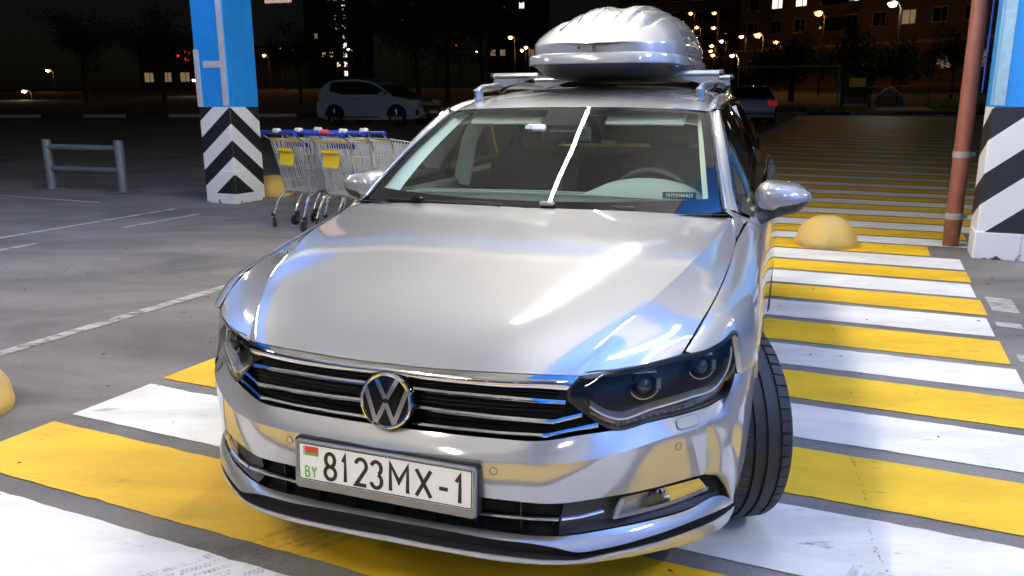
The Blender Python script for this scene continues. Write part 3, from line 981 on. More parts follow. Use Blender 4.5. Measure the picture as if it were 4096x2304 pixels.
# ---- headlamps
LT = [(.474, .099, .668), (.497, .124, .6945), (.583, .167, .707), (.664, .230, .716), (.727, .290, .724), (.766, .336, .725), (.811, .401, .736), (.845, .453, .751), (.857, .476, .745)]
LB = [(.472, .096, .640), (.520, .120, .596), (.576, .152, .553), (.669, .228, .561), (.748, .312, .563), (.809, .395, .568), (.841, .446, .585), (.854, .470, .63), (.861, .486, .70)]
LMID = [tuple(.5 * A(*a) + .5 * A(*b) + A(.010 * min(1, k / 4), -.014 if 0 < k < 8 else 0, 0)) for k, (a, b) in enumerate(zip(LT, LB))]
for sd in sides:
    f = (lambda G: np.asarray(G) if sd > 0 else np.asarray(G) * MX)
    hl = link("headlamp", None, car)
    lens = loft([LB, LMID, LT], 48, 20)
    MB().grid(f(lens), flip=sd < 0).obj("cover", "lens_glass", hl)
    # black housing behind the cover
    n = 48
    lb, lm, lt = spl(LB, n), spl(LMID, n), spl(LT, n)
    back = A(-.030, .075, .0)
    G = np.stack([lb + A(0, .003, .001), lb * .85 + lm * .15 + back, lm + back * 1.1, lt * .9 + lm * .1 + back, lt + A(0, .004, -.001)])
    MB().grid(f(G), flip=sd < 0).obj("housing", "black_plastic", hl, sharp=60)
    # dark band along the upper edge, seen as the smoked top of the lamp
    G = np.stack([lt + A(0, .002, -.0015), lt * .80 + lm * .20 + A(0, .007, 0), lt * .72 + lm * .28 + A(0, .022, 0)])
    MB().grid(f(G[:, 3:]), flip=sd > 0).obj("eyebrow", "gloss_black", hl)
    # frame round the lens
    MB().tube(f(np.concatenate([spl(LT, 60)[:-1], spl(LB, 60)[::-1]])), .0045, 6, close=True).obj("seal", "black_plastic", hl)
    # daytime light guide: a grey wedge over a thin bright line, a smoked strip below
    D = [(.520, .137, .612), (.583, .165, .576), (.665, .238, .586), (.75, .328, .595), (.812, .412, .605), (.836, .454, .643), (.842, .472, .705)]
    dd = spl(D, 60)
    G = np.stack([dd, dd + A(-.008, .024, .009)])
    MB().grid(f(G), flip=sd < 0).obj("wedge", "lamp_grey", hl, sharp=50)
    MB().tube(f(dd + A(0, -.002, 0)), .0028, 6).obj("light_guide", "lamp_white", hl)
    dd2 = spl([(.585, .160, .566), (.665, .232, .572), (.75, .320, .579), (.81, .402, .588)], 30)
    G = np.stack([dd2 + A(0, 0, -.010), dd2 + A(0, -.002, .0), dd2 + A(0, .002, .008)])
    MB().grid(f(G), flip=sd < 0).obj("lower_guide", "lamp_smoke", hl)
    for k in range(3, 24, 2):
        MB().box(tuple(f(dd2[k] + A(0, -.004, -.002))), (.006, .004, .004)).obj("led_dot", "lamp_grey", hl, smooth=False)
    dd = spl([(.745, .326, .578), (.775, .362, .581), (.812, .410, .592), (.828, .438, .610)], 20)
    MB().grid(f(np.stack([dd + A(0, -.006, -.010), dd + A(0, -.008, .0), dd + A(0, -.004, .006)])), flip=sd < 0).obj("side_marker", "amber_dull", hl)
    dd = spl([(.520, .132, .600), (.548, .146, .585), (.582, .164, .570)], 16)
    MB().grid(f(np.stack([dd + A(0, .001, -.010), dd + A(0, -.001, -.004), dd + A(0, .0, .001)])), flip=sd < 0).obj("inner_reflector", "amber_dull", hl)
    # two projector modules
    for (cx, cy, cz, R) in ((.634, .246, .648, .030), (.764, .390, .668, .028)):
        pm = link("projector", None, hl)
        pm.location = (cx * sd, cy, cz)
        pm.rotation_euler = (0, 0, sd * rad(28))
        mb = MB().lathe([(R * .99, -.012), (R * .92, .006), (R * .72, .022), (R * .4, .031), (0.0005, .034)][::-1], 28, axis='y')
        # lathe along +y; turn it to face forward
        mb.v = [(x, -y + .006, z) for x, y, z in mb.v]
        mb.obj("bulb_lens", "lens_ball", pm)
        mb = MB().lathe([(R * .95, .030), (R * 1.04, -.010), (R * 1.12, -.012), (R * 1.15, .030)], 28, axis='y')
        mb.obj("ring", "void_black", pm)
        a = np.linspace(rad(200), rad(340), 16)
        MB().tube([(R * 1.28 * math.cos(q), -.016, R * 1.18 * math.sin(q)) for q in a], .0026, 6).obj("bright_arc", "chrome", pm)
        MB().box((0, -.004, R * 1.22), (R * 2.3, .02, .004), bev=.001).obj("bright_bar", "satin_metal", pm, smooth=False)
        for k in range(5):
            MB().box((R * 1.45 * sd, -.004, -.012 + .0062 * k), (.010, .008, .0022)).obj("cooling_fin", "satin_metal", pm, smooth=False)

# ---- front bumper
def plan(P): return [tuple(p) for p in P]
# upper edge: under grille and headlamps
UT = [(0, .024, .533), (.17, .027, .534), (.30, .036, .535), (.418, .052, .538), (.50, .096, .546), (.573, .149, .547), (.669, .225, .555), (.748, .309, .557), (.809, .392, .562), (.843, .443, .580), (.858, .467, .628)]
UK = [(0, -.006, .479), (.187, -.001, .486), (.28, .005, .4845), (.369, .017, .485), (.448, .036, .486), (.53, .070, .493), (.615, .128, .506), (.717, .221, .5225), (.785, .304, .5255), (.822, .362, .534), (.852, .418, .605)]
def between(P, Q, f, d):
    out = [tuple(f * A(*a) + (1 - f) * A(*b) + A(*d)) for a, b in zip(P, Q)]
    return [(0.0, out[0][1], out[0][2])] + out[1:]
g_up = loft([UK, between(UK, UT, .55, (.001, -.001, .001)), UT], 56, 12)
UB = [(0, .008, .376), (.15, .010, .376), (.268, .016, .375), (.332, .023, .374), (.421, .038, .372), (.479, .060, .372), (.554, .100, .379), (.616, .141, .381), (.678, .194, .381), (.758, .281, .380), (.800, .338, .374)]
UK2 = UK[:10] + [(.845, .402, .56)]
def resamp(P, xs):
    P = np.array(P)
    return [tuple([x, np.interp(x, P[:, 0], P[:, 1]), np.interp(x, P[:, 0], P[:, 2])]) for x in xs]
xs = [0, .1, .2, .3, .37, .43, .49, .55, .61, .67, .73, .77, .80]
kk, bb = resamp(UK, xs), resamp(UB, xs)
g_face = loft([bb, between(kk, bb, .5, (.001, -.003, 0)), kk], 60, 12)
bump = MB().grid(wide(g_up, 1)).grid(wide(g_face, 1))
# rolled-in lower lip of the face
e = g_face[0]
bump.grid(np.stack([e + A(0, .03, .0), e + A(0, .004, -.002), e]), mirror=True)
# corner: from the crease end round to the wheel arch
def archy(z): return AX1 - math.sqrt(max(0, AR ** 2 - (z - AZ) ** 2)) + .004
CR = []
C_in_top = [(.800, .322, .529), (.822, .362, .534), (.852, .418, .605), (.858, .467, .629)]
zs = [.629, .60, .55, .50, .45, .40, .35, .30, .26, .225]
xo = [.9125, .912, .909, .906, .903, .900, .896, .890, .880, .866]
outer = [(x, archy(z), z) for x, z in zip(xo, zs)]
inner_ = [(.857, .466, .629), (.850, .425, .600), (.827, .372, .545), (.800, .3245, .5265), (.800, .334, .48), (.800, .339, .43), (.800, .339, .375), (.824, .376, .357), (.842, .405, .325), (.866, .453, .243)]
midc = [tuple(.5 * A(*a) + .5 * A(*b) + A(.014, -.022, 0) * (1 - .35 * abs(i - 5) / 5)) for i, (a, b) in enumerate(zip(inner_, outer))]
midc[0] = (.893, .528, .629)
g_c = loft([inner_, midc, outer], 44, 14)
bump.grid(g_c, flip=True, mirror=True)
oe = g_c[-1]
bump.grid(np.stack([oe, oe + A(-.012, .012, 0)]), flip=True, mirror=True)
bumper = bump.obj("front_bumper", "paint", car, sharp=40)
# parking sensors and washer covers
def disc_on(c, nrm, r, mt, parent, nm, ring="black_plastic"):
    z = Vector(nrm).normalized()
    q = z.to_track_quat('Z', 'Y').to_matrix()
    o = link(nm, None, parent)
    o.location = c
    o.rotation_euler = q.to_euler()
    MB().lathe([(r * .97, -.004), (r * .97, .0007), (r * 1.13, .0007), (r * 1.14, -.004)], 24).obj("ring", ring, o)
    MB().lathe([(0, .0012), (r * .85, .0012), (r * .95, .0004)][::-1], 24).obj("face", mt, o)
def surf_at(G, x, z):
    """Point and outward normal of a panel grid nearest to (x, z)."""
    d = (G[1:-1, 1:-1, 0] - x) ** 2 + (G[1:-1, 1:-1, 2] - z) ** 2
    i, j = np.unravel_index(d.argmin(), d.shape)
    i, j = i + 1, j + 1
    n_ = np.cross(G[i, j + 1] - G[i, j - 1], G[i + 1, j] - G[i - 1, j])
    n_ /= np.linalg.norm(n_)
    n_ = n_ if n_[1] < 0 else -n_
    p = G[i, j] + np.array([x - G[i, j, 0], 0, z - G[i, j, 2]])
    p[1] -= ((p - G[i, j]) @ n_) / n_[1]
    return p, n_
fine_face = loft([bb, between(kk, bb, .5, (.001, -.003, 0)), kk], 160, 40)
fine_up = loft([UK, between(UK, UT, .55, (.001, -.001, .001)), UT], 160, 40)
for sd in sides:
    for x_, z_ in ((.302, .458), (.735, .487)):
        c, nr = surf_at(fine_face, x_, z_)
        disc_on((c[0] * sd, c[1], c[2]), (nr[0] * sd, nr[1], nr[2]), .0098, "paint", bumper, "parking_sensor")
    # headlamp washer cover: rounded panel in a fine dark joint, following the shelf
    cen, nn = surf_at(fine_up, .752, .5415)
    ux = np.cross(nn, A(0, 0, 1)); ux = ux / np.linalg.norm(ux); ux = ux if ux[0] > 0 else -ux
    uz = np.cross(ux, nn); uz = uz if uz[2] > 0 else -uz
    flip_ = A(1, 1, 1) if sd > 0 else MX
    def rr(w, h, off, k=24):
        P = []
        for a in np.linspace(0, 2 * math.pi, k, endpoint=False):
            c_, s_ = math.cos(a), math.sin(a)
            x = w * abs(c_) ** .5 * (1 if c_ > 0 else -1); y = h * abs(s_) ** .5 * (1 if s_ > 0 else -1)
            P.append(cen + ux * (x + y * .35) + uz * y + nn * (off - .10 * abs(x) ** 1.6))
        return np.array(P) * flip_
    MB().prism(rr(.0405, .0168, .0012), -nn * .006 * flip_).obj("washer_joint", "black_plastic", bumper, smooth=False)
    MB().prism(rr(.0392, .0155, .0022), -nn * .006 * flip_).obj("washer_cover", "paint", bumper, smooth=False)

# ---- lower intake: black insert, chrome line, blade, lip
RB = [(0, .07, .37), (.3, .085, .37), (.47, .12, .37), (.60, .19, .376), (.74, .32, .376), (.82, .40, .352)]
RB2 = [(0, .06, .20), (.3, .07, .20), (.47, .105, .205), (.60, .175, .21), (.74, .305, .215), (.85, .44, .23)]
MB().grid(loft([RB2, RB], 30, 3), mirror=True).obj("intake_back", "void_black", car, merge=True)
# horizontal black vanes
for z0, dy in ((.350, .045), (.305, .045), (.252, .035)):
    slat([(0, .0 + dy, z0), (.3, .012 + dy, z0), (.44, .04 + dy, z0), (.49, .065 + dy, z0)], .007, "intake_vane", "black_plastic", depth=.03)
for xv in (-.36, -.24, -.12, 0, .12, .24, .36):
    yv = float(np.interp(abs(xv), [0, .3, .44], [.03, .04, .07]))
    MB().box((xv, yv + .02, .288), (.004, .035, .165)).obj("intake_rib", "black_plastic", car, smooth=False)
slat([(0, -.004, .333), (.15, -.003, .334), (.302, .006, .334), (.40, .019, .335), (.468, .036, .336)], .0075, "intake_chrome", "chrome", depth=.02)
# blade
BLT = [(0, .014, .281), (.174, .018, .280), (.294, .026, .279), (.408, .043, .276), (.449, .056, .275), (.514, .084, .278), (.559, .111, .281), (.66, .186, .284), (.761, .293, .281), (.837, .402, .284), (.862, .442, .262)]
BLB = [(0, -.013, .279), (.187, -.011, .278), (.305, -.003, .273), (.400, .014, .269), (.455, .030, .260), (.515, .054, .243), (.566, .085, .244), (.685, .178, .253), (.785, .294, .256), (.847, .392, .249), (.875, .452, .243)]
bm_ = between(BLT, BLB, .5, (.001, -.002, .002))
mb = MB().grid(loft([BLB, bm_, BLT], 60, 9), mirror=True)
e = spl(BLB, 60)
mb.grid(np.stack([e + A(0, .03, -.002), e + A(0, .005, -.004), e]), mirror=True)
mb.obj("bumper_blade", "paint", car, sharp=40, merge=True)
LPT = [(0, -.012, .231), (.186, -.012, .230), (.327, 0, .228), (.449, .026, .224), (.521, .058, .221), (.566, .085, .226), (.666, .162, .230), (.766, .269, .229), (.849, .394, .226), (.880, .460, .230)]
LPB = [(0, -.009, .212), (.183, -.007, .211), (.348, .008, .207), (.469, .038, .206), (.54, .075, .204), (.60, .115, .203), (.707, .203, .200), (.767, .275, .190), (.819, .352, .182), (.862, .432, .184)]
lm_ = between(LPT, LPB, .5, (.001, -.004, 0))
mb = MB().grid(loft([LPB, lm_, LPT], 60, 8), mirror=True)
e = spl(LPB, 60); e2 = spl(LPT, 60)
mb.grid(np.stack([e + A(0, .16, .006), e + A(0, .012, -.003), e]), mirror=True)
mb.obj("bumper_lip", "paint", car, sharp=40, merge=True)
gp = spl([tuple(A(*p) + A(0, .006, -.001)) for p in LPT], 60); gp2 = spl([tuple(A(*p) + A(-.002, .016, .004)) for p in BLB], 60)
MB().grid(np.stack([gp, gp + A(0, .02, .003), gp2]), mirror=True).obj("lip_gap", "void_black", car)
# fog lamp pods
for sd in sides:
    f = (lambda G: np.asarray(G) if sd > 0 else np.asarray(G) * MX)
    tp = [(.482, .063, .371), (.554, .106, .376), (.616, .148, .378), (.678, .202, .378), (.758, .290, .376), (.800, .346, .369), (.822, .380, .352)]
    bt = [(.462, .064, .277), (.514, .092, .279), (.559, .118, .282), (.66, .193, .286), (.761, .300, .283), (.815, .372, .285), (.835, .404, .292)]
    pod = link("fog_lamp", None, car)
    rec = A(-.012, .028, 0)
    T_, B_ = spl(tp, 40), spl(bt, 40)
    G = np.stack([B_, B_ * .88 + T_ * .12 + rec * .8, B_ * .45 + T_ * .55 + rec, T_ * .9 + B_ * .1 + rec, T_])
    MB().grid(f(G), flip=sd < 0).obj("bezel", "dark_trim", pod, sharp=60)
    # lamp face: glazed unit with facetted silver, dark and amber sections
    a_, b_, c_, d_, e_ = A(.589, .127, .312), A(.607, .138, .366), A(.788, .326, .361), A(.811, .361, .334), A(.809, .359, .318)
    top = np.array([b_ * (1 - k) + c_ * k + A(.004, -.006, .002) * math.sin(k * 3.14) for k in np.linspace(0, 1, 25)])
    low = np.array([a_ * (1 - k) + e_ * k + A(.006, -.010, -.002) * math.sin(k * 3.14) for k in np.linspace(0, 1, 25)])
    MB().grid(f(np.stack([low, .5 * (low + top) + A(.004, -.006, 0), top])), flip=sd < 0).obj("cover", "lens_glass", pod)
    R_ = A(-.003, .008, 0)
    refl = MB()
    for k0, k1, mi in ((0, 8, 0), (8, 14, 1), (14, 24, 2)):
        rows_k = []
        for q in np.linspace(0, 1, 5):
            row = (low * (1 - q) + top * q)[k0:k1 + 1] + R_ * (1 + .9 * math.sin(q * 3.14))
            if mi == 1:      # ribbed
                row = row + np.array([A(0, .004 * (kk % 2), 0) for kk in range(len(row))])
            rows_k.append(row)
        refl.grid(f(np.stack(rows_k)), flip=sd < 0, mi=mi)
    refl.obj("reflector", ["fog_silver", "chrome", "fog_amber"], pod, sharp=20)
    # slanting dark divider between the silver and the ribbed part
    q0, q1 = low[9] + R_ * .6, top[13] + R_ * .6
    MB().add([tuple(p) for p in f(np.array([low[6] + R_ * .8 + A(0, -.001, .012), low[13] + R_ * .8 + A(0, -.001, .010), top[12] + R_ * .8 - A(0, .001, .016), top[9] + R_ * .8 - A(0, .001, .006)]))], [(0, 1, 2, 3)]).obj("divider", "dark_trim", pod, smooth=False)
    G = np.stack([low + A(0, -.001, -.001), low + A(0, .002, .010)])
    MB().grid(f(G), flip=sd < 0).obj("lower_strip", "fog_silver", pod)
    le = np.linspace(a_, b_, 6)
    MB().grid(f(np.stack([le + A(0, -.001, 0), le + A(.010, .004, 0)])), flip=sd > 0).obj("end_strip", "fog_silver", pod)
    n = 20
    P = lin([(.474, .042, .336), (.52, .062, .341), (.57, .094, .349)], n)
    MB().tube(f(P), .0045, 6, flat=(1, .9)).obj("chrome_tail", "chrome", pod)

# ---- number plate in its holder (sits a touch askew)
np_ = link("number_plate", None, car)
np_.location = (0.0, -.020, .4145)
np_.rotation_euler = (rad(90 - 2), rad(.9), 0)
def rrect(w, h, r, z, k=6):
    P = []
    for cx, cy, a0 in ((w / 2 - r, h / 2 - r, 0), (-w / 2 + r, h / 2 - r, 90), (-w / 2 + r, -h / 2 + r, 180), (w / 2 - r, -h / 2 + r, 270)):
        for i in range(k + 1):
            a = rad(a0 + 90 * i / k)
            P.append((cx + r * math.cos(a), cy + r * math.sin(a), z))
    return P
MB().prism([(x, y - .006, z) for x, y, z in rrect(.540, .146, .012, -.030)], (0, 0, .024)).obj("holder_body", "black_plastic", np_, smooth=False)
fr = np.array([rrect(.534, .140, .012, -.008), rrect(.534, .140, .012, .002), rrect(.526, .132, .010, .0065), rrect(.516, .111, .007, .0062), rrect(.512, .107, .007, .001)])
fr[:3, :, 1] -= .008
MB().grid(fr, close=True, flip=False).obj("holder_frame", "plate_frame", np_, sharp=40)
MB().prism(rrect(.516, .111, .006, -.004), (0, 0, .0058)).obj("plate", "plate_white", np_, smooth=False)
fr = np.array([rrect(.510, .105, .006, .0022), rrect(.5045, .0995, .005, .0022)])
MB().grid(fr, close=True).obj("rim_line", "plate_ink", np_, smooth=False)
glyphs("characters", [('8', -0.1735, -.0405, 0.0325, .074), ('1', -0.1210, -.0405, 0.0155, .074), ('2', -0.0790, -.0405, 0.0315, .074), ('3', -0.0325, -.0405, 0.0305, .074), ('M', 0.0240, -.0405, 0.0403, .074), ('X', 0.0990, -.0405, 0.0395, .074), ('-', 0.1640, -.0405, 0.0395, .074), ('1', 0.2070, -.0405, 0.0235, .074)], .0105, "plate_ink", np_, .0020)
glyphs("country_code", [('B', -.2345, -.043, .0125, .030), ('Y', -.2145, -.043, .0140, .030)], .0040, "flag_green", np_, .0020)
MB().prism([(x - .2165, y + .0315, z) for x, y, z in [(-.0235, -.0035, .0021), (.0235, -.0035, .0021), (.0235, .0135, .0021), (-.0235, .0135, .0021)]], (0, 0, .0006)).obj("flag_red", "flag_red", np_, smooth=False)
MB().prism([(x - .2165, y + .0315, z) for x, y, z in [(-.0235, -.0125, .0021), (.0235, -.0125, .0021), (.0235, -.0035, .0021), (-.0235, -.0035, .0021)]], (0, 0, .0005)).obj("flag_green", "flag_green", np_, smooth=False)
orn = MB()
for k in range(6):
    for j in range(2):
        orn.box((-.2165 - .0215 + .0024 * ((k + j) % 2), .0315 - .0112 + .0043 * k + j * .002, .0029), (.0018, .0018, .0004))
orn.obj("flag_ornament", "plate_white", np_, smooth=False)

# ---- door mirrors
OUT = [(.839, 1.016), (.853, 1.043), (.884, 1.060), (.941, 1.0585), (.998, 1.050), (1.037, 1.029), (1.056, 1.007), (1.048, .984), (1.015, .946), (.960, .927), (.885, .914), (.849, .932), (.836, .968)]
oc = spl([(x, 0, z) for x, z in OUT] + [(OUT[0][0], 0, OUT[0][1])], 161)[:-1]
cen = A(.945, 0, .992)
def divz(x): return float(np.interp(x, [.83, .885, .915, .935, 1.0, 1.06], [.972, .957, .956, .971, .981, .998]))
_r = [(1.540, .02), (1.541, .30), (1.547, .55), (1.562, .78), (1.585, .91), (1.615, .975), (1.655, 1.0), (1.690, .985), (1.700, .95)]
rows = [tuple(q) for q in spl([(a, b, 0) for a, b in _r], 70)[:, :2]]
for sd in sides:
    f = (lambda G: np.asarray(G) if sd > 0 else np.asarray(G) * MX)
    mr = link("door_mirror", None, car)
    G = np.array([cen + (oc - cen) * s_ + A(0, y - .02 * max(0, 1 - s_) * 0, 0) + A((1 - s_) * -.02, .03 * np.clip((oc[:, 0].mean() - .9), 0, 1), 0) for y, s_ in rows])
    # sweep the outer end back
    G[:, :, 1] += .32 * np.clip(G[:, :, 0] - .93, 0, 1) ** 1.3 + .04 * (G[:, :, 2] - .99)
    cap, low = MB(), MB()
    k = G.shape[1]
    F = f(G)
    for i in range(len(rows) - 1):
        for j in range(k):
            q = [F[i, j], F[i, (j + 1) % k], F[i + 1, (j + 1) % k], F[i + 1, j]]
            q = q if sd > 0 else q[::-1]
            cc = (G[i, j] + G[i + 1, (j + 1) % k]) / 2
            (cap if cc[2] > divz(cc[0]) else low).add(q, [(0, 1, 2, 3)])
    cap.obj("cap", "paint", mr, merge=True, sharp=40)
    low.obj("lower_shell", "dark_trim", mr, merge=True, sharp=40)
    gl = G[-1] * 1.0
    MB().add([tuple(p) for p in f(cen * A(1, 0, 1) + (gl - cen) * A(.97, 1, .97))], [tuple(range(k))]).obj("mirror_glass", "mirror_glass", mr, smooth=False)
    MB().tube(f(np.array([(.838, 1.44, .922), (.862, 1.50, .922), (.895, 1.58, .935), (.91, 1.62, .95)])), [.036, .030, .030, .036], 8, flat=(1.1, .8)).obj("arm", "black_plastic", mr)
    MB().prism(f(np.array([(.842, 1.38, .948), (.853, 1.52, .968), (.80, 1.50, 1.01), (.795, 1.42, .965)])), np.array([.006 * sd, 0, 0])).obj("mirror_base", "gloss_black", mr, smooth=False)
    MB().box((1.046 * sd, 1.665, .995), (.012, .03, .012), bev=.004).obj("repeater", "amber", mr, smooth=False)

# ---- wheels
def tyre_mesh():
    W_, R_ = .1175, .334
    prof = [(-.095, .232, 0), (-.112, .245, 0), (-.1185, .275, 0), (-.115, .305, 0), (-.106, .322, 1), (-.094, .3295, 1), (-.078, .3325, 1), (-.0755, .3325, 0), (-.0755, .3255, 0), (-.0655, .3255, 0), (-.0655, .3335, 0),
            (-.0300, .3340, 2), (-.0298, .3340, 0), (-.0298, .3265, 0), (-.0185, .3265, 0), (-.0185, .3340, 0), (.0100, .3340, 0), (.0102, .3265, 0), (.0215, .3265, 0), (.0215, .3340, 0), (.0560, .3335, 0), (.0560, .3255, 0), (.0660, .3255, 0), (.0660, .3325, 1), (.086, .3315, 1), (.100, .3255, 1), (.109, .312, 1), (.1155, .300, 0), (.1185, .275, 0), (.112, .245, 0), (.095, .232, 0)]
    N = 58
    ang = []
    for k in range(N):
        for q, g in ((0, 0), (.80, 0), (.83, 1), (.97, 1)):
            ang.append(((k + q) * 2 * math.pi / N, g))
    G = []
    for s_, r, fl in prof:
        ring = []
        for a, g in ang:
            rr_ = r - (.006 if (fl == 1 and g) else .004 if (fl == 2 and g) else 0)
            sk = .022 * s_ / .1
            ring.append((s_, rr_ * math.cos(a + sk), rr_ * math.sin(a + sk)))
        G.append(ring)
    return MB().grid(np.array(G), close=True, flip=False).mesh("tyre", "rubber", True, 25)
def rim_mesh():
    mb = MB().lathe([(.236, -.095), (.215, -.09), (.205, -.02), (.215, .085), (.232, .098), (.238, .095)], 60, axis='x')
    for k in range(5):
        for d in (-.14, .14):
            a = k * 2 * math.pi / 5 + d
            a2 = k * 2 * math.pi / 5 + d * 1.6
            p0 = (.078, .05 * math.cos(a), .05 * math.sin(a)); p1 = (.083, .222 * math.cos(a2), .222 * math.sin(a2))
            mb.tube([p0, tuple(.5 * (A(*p0) + A(*p1)) + A(.006, 0, 0)), p1], [.020, .017, .016], 6)
    mb.lathe([(0, .088), (.034, .086), (.062, .076), (.066, .05)], 24, axis='x')
    return mb.mesh("rim", "satin_metal", True, 40)
tm, rm = tyre_mesh(), rim_mesh()
dm = MB().lathe([(0, .0), (.15, .0), (.15, -.03), (0, -.03)], 32, axis='x').mesh("brake_disc", "satin_metal", True, 40)
for sd in sides:
    for yy, steer in ((AX1, 27), (AX2, 0)):
        w = link("wheel", None, car)
        w.location = (.792 * sd, yy, .334)
        w.rotation_euler = (0, 0, rad(steer) if sd > 0 else rad(steer + 180))
        link("tyre", tm, w)
        link("rim", rm, w)
        link("brake_disc", dm, w)

# ---- underbody, and an added black sheet under the bonnet to stop light leaks
ub = MB()
for (x, y0, y1, z0, z1) in ((.62, .19, .47, .23, .52), (.53, .47, 1.32, .22, .60), (.80, 1.32, 3.22, .20, .42), (.54, 3.22, 4.10, .24, .55), (.70, 4.10, 4.56, .28, .60)):
    ub.box((0, (y0 + y1) / 2, (z0 + z1) / 2), (2 * x, y1 - y0 - .004, z1 - z0))
ub.obj("underbody", "void_black", car, smooth=False)
g = np.concatenate([g1, g2[1:]])
MB().grid(g * A(.97, 1, 1) + A(0, .02, -.06), mirror=True).obj("bay_light_block", "void_black", car)
# ---- rear end (turned away from the viewer)
rr1 = [(0, 4.40, 1.345), (.3, 4.385, 1.338), (.5, 4.345, 1.305), (.575, 4.32, 1.27)]
rr2 = [(0, 4.62, 1.06), (.35, 4.60, 1.06), (.60, 4.53, 1.06), (.72, 4.44, 1.055)]
rr3 = [(0, 4.72, .95), (.35, 4.70, .95), (.58, 4.66, .95), (.69, 4.615, .95)]
rr4 = [(0, 4.71, .62), (.35, 4.695, .62), (.60, 4.655, .62), (.745, 4.615, .62)]
rr5 = [(0, 4.74, .60), (.35, 4.73, .60), (.62, 4.68, .60), (.752, 4.62, .60)]
rr6 = [(0, 4.70, .27), (.35, 4.69, .27), (.60, 4.65, .27), (.72, 4.61, .27)]
MB().grid(loft([rr1, rr2], 20, 6), mirror=True, flip=True).obj("rear_window", "side_glass", car, merge=True)
MB().grid(loft([rr2, rr3, rr4], 20, 12), mirror=True, flip=True).obj("tailgate", "paint", car, merge=True)
MB().grid(loft([rr5, rr6], 20, 8), mirror=True, flip=True).obj("rear_bumper", "paint", car, merge=True)
for sd in sides:
    f = (lambda G: np.asarray(G) if sd > 0 else np.asarray(G) * MX)
    G = loft([[(.36, 4.712, .93), (.60, 4.665, .93), (.70, 4.62, .93), (.80, 4.47, .94)], [(.36, 4.708, .82), (.60, 4.67, .82), (.72, 4.625, .82), (.845, 4.44, .83)]], 20, 4)
    MB().grid(f(G), flip=sd > 0).obj("tail_lamp", "red_lens", car)

# ---- cabin
cab = link("cabin", None, car)
dash = [[(x, 1.30, .955 + .015 * (1 - (x / .7) ** 2)) for x in np.linspace(-.70, .70, 15)], [(x, 1.48, .985 + .012 * (1 - (x / .7) ** 2)) for x in np.linspace(-.70, .70, 15)], [(x, 1.66, .975) for x in np.linspace(-.72, .72, 15)], [(x, 1.74, .90) for x in np.linspace(-.73, .73, 15)], [(x, 1.74, .55) for x in np.linspace(-.73, .73, 15)]]
MB().grid(loft(dash, 40, 20)).obj("dashboard", "dash_dark", cab)
for yy in (1.42, 1.50):
    MB().tube([(x, yy, .978 + .014 * (1 - (x / .7) ** 2) + .012) for x in np.linspace(-.62, .66, 12)], .005, 6).obj("dash_vent", "dash_mid", cab)
cl = [[(.40 + r * math.cos(a), 1.56 + dy, .975 + .085 * rz * math.sin(a)) for a in np.linspace(math.pi, 0, 24)] for dy, r, rz in ((-.10, .29, .25), (-.06, .27, .72), (0, .24, .95), (.08, .235, 1.0), (.12, .22, .9))]
MB().grid(np.array(cl)).obj("instrument_hood", "dash_mid", cab)
sw = np.array([(.385 + .185 * math.cos(a), 1.80 + .07 * math.sin(a) * -.35 * -1, .90 + .175 * math.sin(a)) for a in np.linspace(0, 2 * math.pi, 48, endpoint=False)])
MB().tube(sw, .0155, 10, close=True).tube([(.22, 1.80, .90), (.385, 1.83, .88), (.55, 1.80, .90)], .022, 8).obj("steering_wheel", "dash_dark", cab)
for sx in (-.37, .37):
    seat = link("seat", None, cab)
    MB().box((sx, 2.46, .82), (.50, .16, .62), Matrix.Rotation(rad(-14), 3, 'X'), bev=.06).obj("backrest", "seat_dark", seat)
    MB().box((sx, 2.60, 1.21), (.26, .09, .17), Matrix.Rotation(rad(-10), 3, 'X'), bev=.04).obj("headrest", "seat_dark", seat)
    MB().box((sx, 2.20, .52), (.50, .52, .16), bev=.05).obj("cushion", "seat_dark", seat)
MB().box((0, 3.35, .80), (1.28, .16, .60), Matrix.Rotation(rad(-16), 3, 'X'), bev=.06).obj("rear_seat", "seat_dark", cab)
MB().grid(np.array([[(x, y, 1.315 + .10 * min(1, (y - 1.93) / .5) - .05 * (x / .6) ** 2) for x in np.linspace(-.60, .60, 9)] for y in np.linspace(1.93, 4.2, 10)]), flip=True).obj("headlining", "trim_light", cab)
for sd in sides:
    f = (lambda G: np.asarray(G) if sd > 0 else np.asarray(G) * MX)
    a = spl([tuple(A(*p) + A(-.015, .012, -.006)) for p in WP], 24)
    wdt = np.linspace(.085, .055, 24)[:, None]
    b = a + np.concatenate([-wdt * .75, wdt * .95, -wdt * .10], 1)
    c = a + A(.03, .10, -.02)
    MB().grid(f(np.stack([a, a * .5 + b * .5 + A(-.006, -.004, 0), b, c]))).obj("pillar_cover", "trim_light", cab, sharp=80)
    MB().box((.33 * sd, 1.975, 1.305), (.36, .15, .022), Matrix.Rotation(rad(24), 3, 'X'), bev=.009).obj("sun_visor", "trim_light", cab)
    MB().tube([(.765 * sd, 2.40, .93), (.72 * sd, 2.43, 1.18), (.655 * sd, 2.46, 1.34)], [.045, .04, .035], 8, flat=(.5, 1.2)).obj("centre_pillar_cover", "trim_light", cab)
    MB().box((.80 * sd, 1.95, .90), (.05, 1.0, .14), bev=.02).obj("door_top", "dash_mid", cab)
    MB().box((.80 * sd, 2.9, .93), (.05, .85, .14), bev=.02).obj("door_top", "dash_mid", cab)
    MB().tube([(.69 * sd, 2.6, 1.28), (.70 * sd, 2.75, 1.275), (.69 * sd, 2.9, 1.28)], .012, 6).obj("grab_handle", "trim_light", cab)
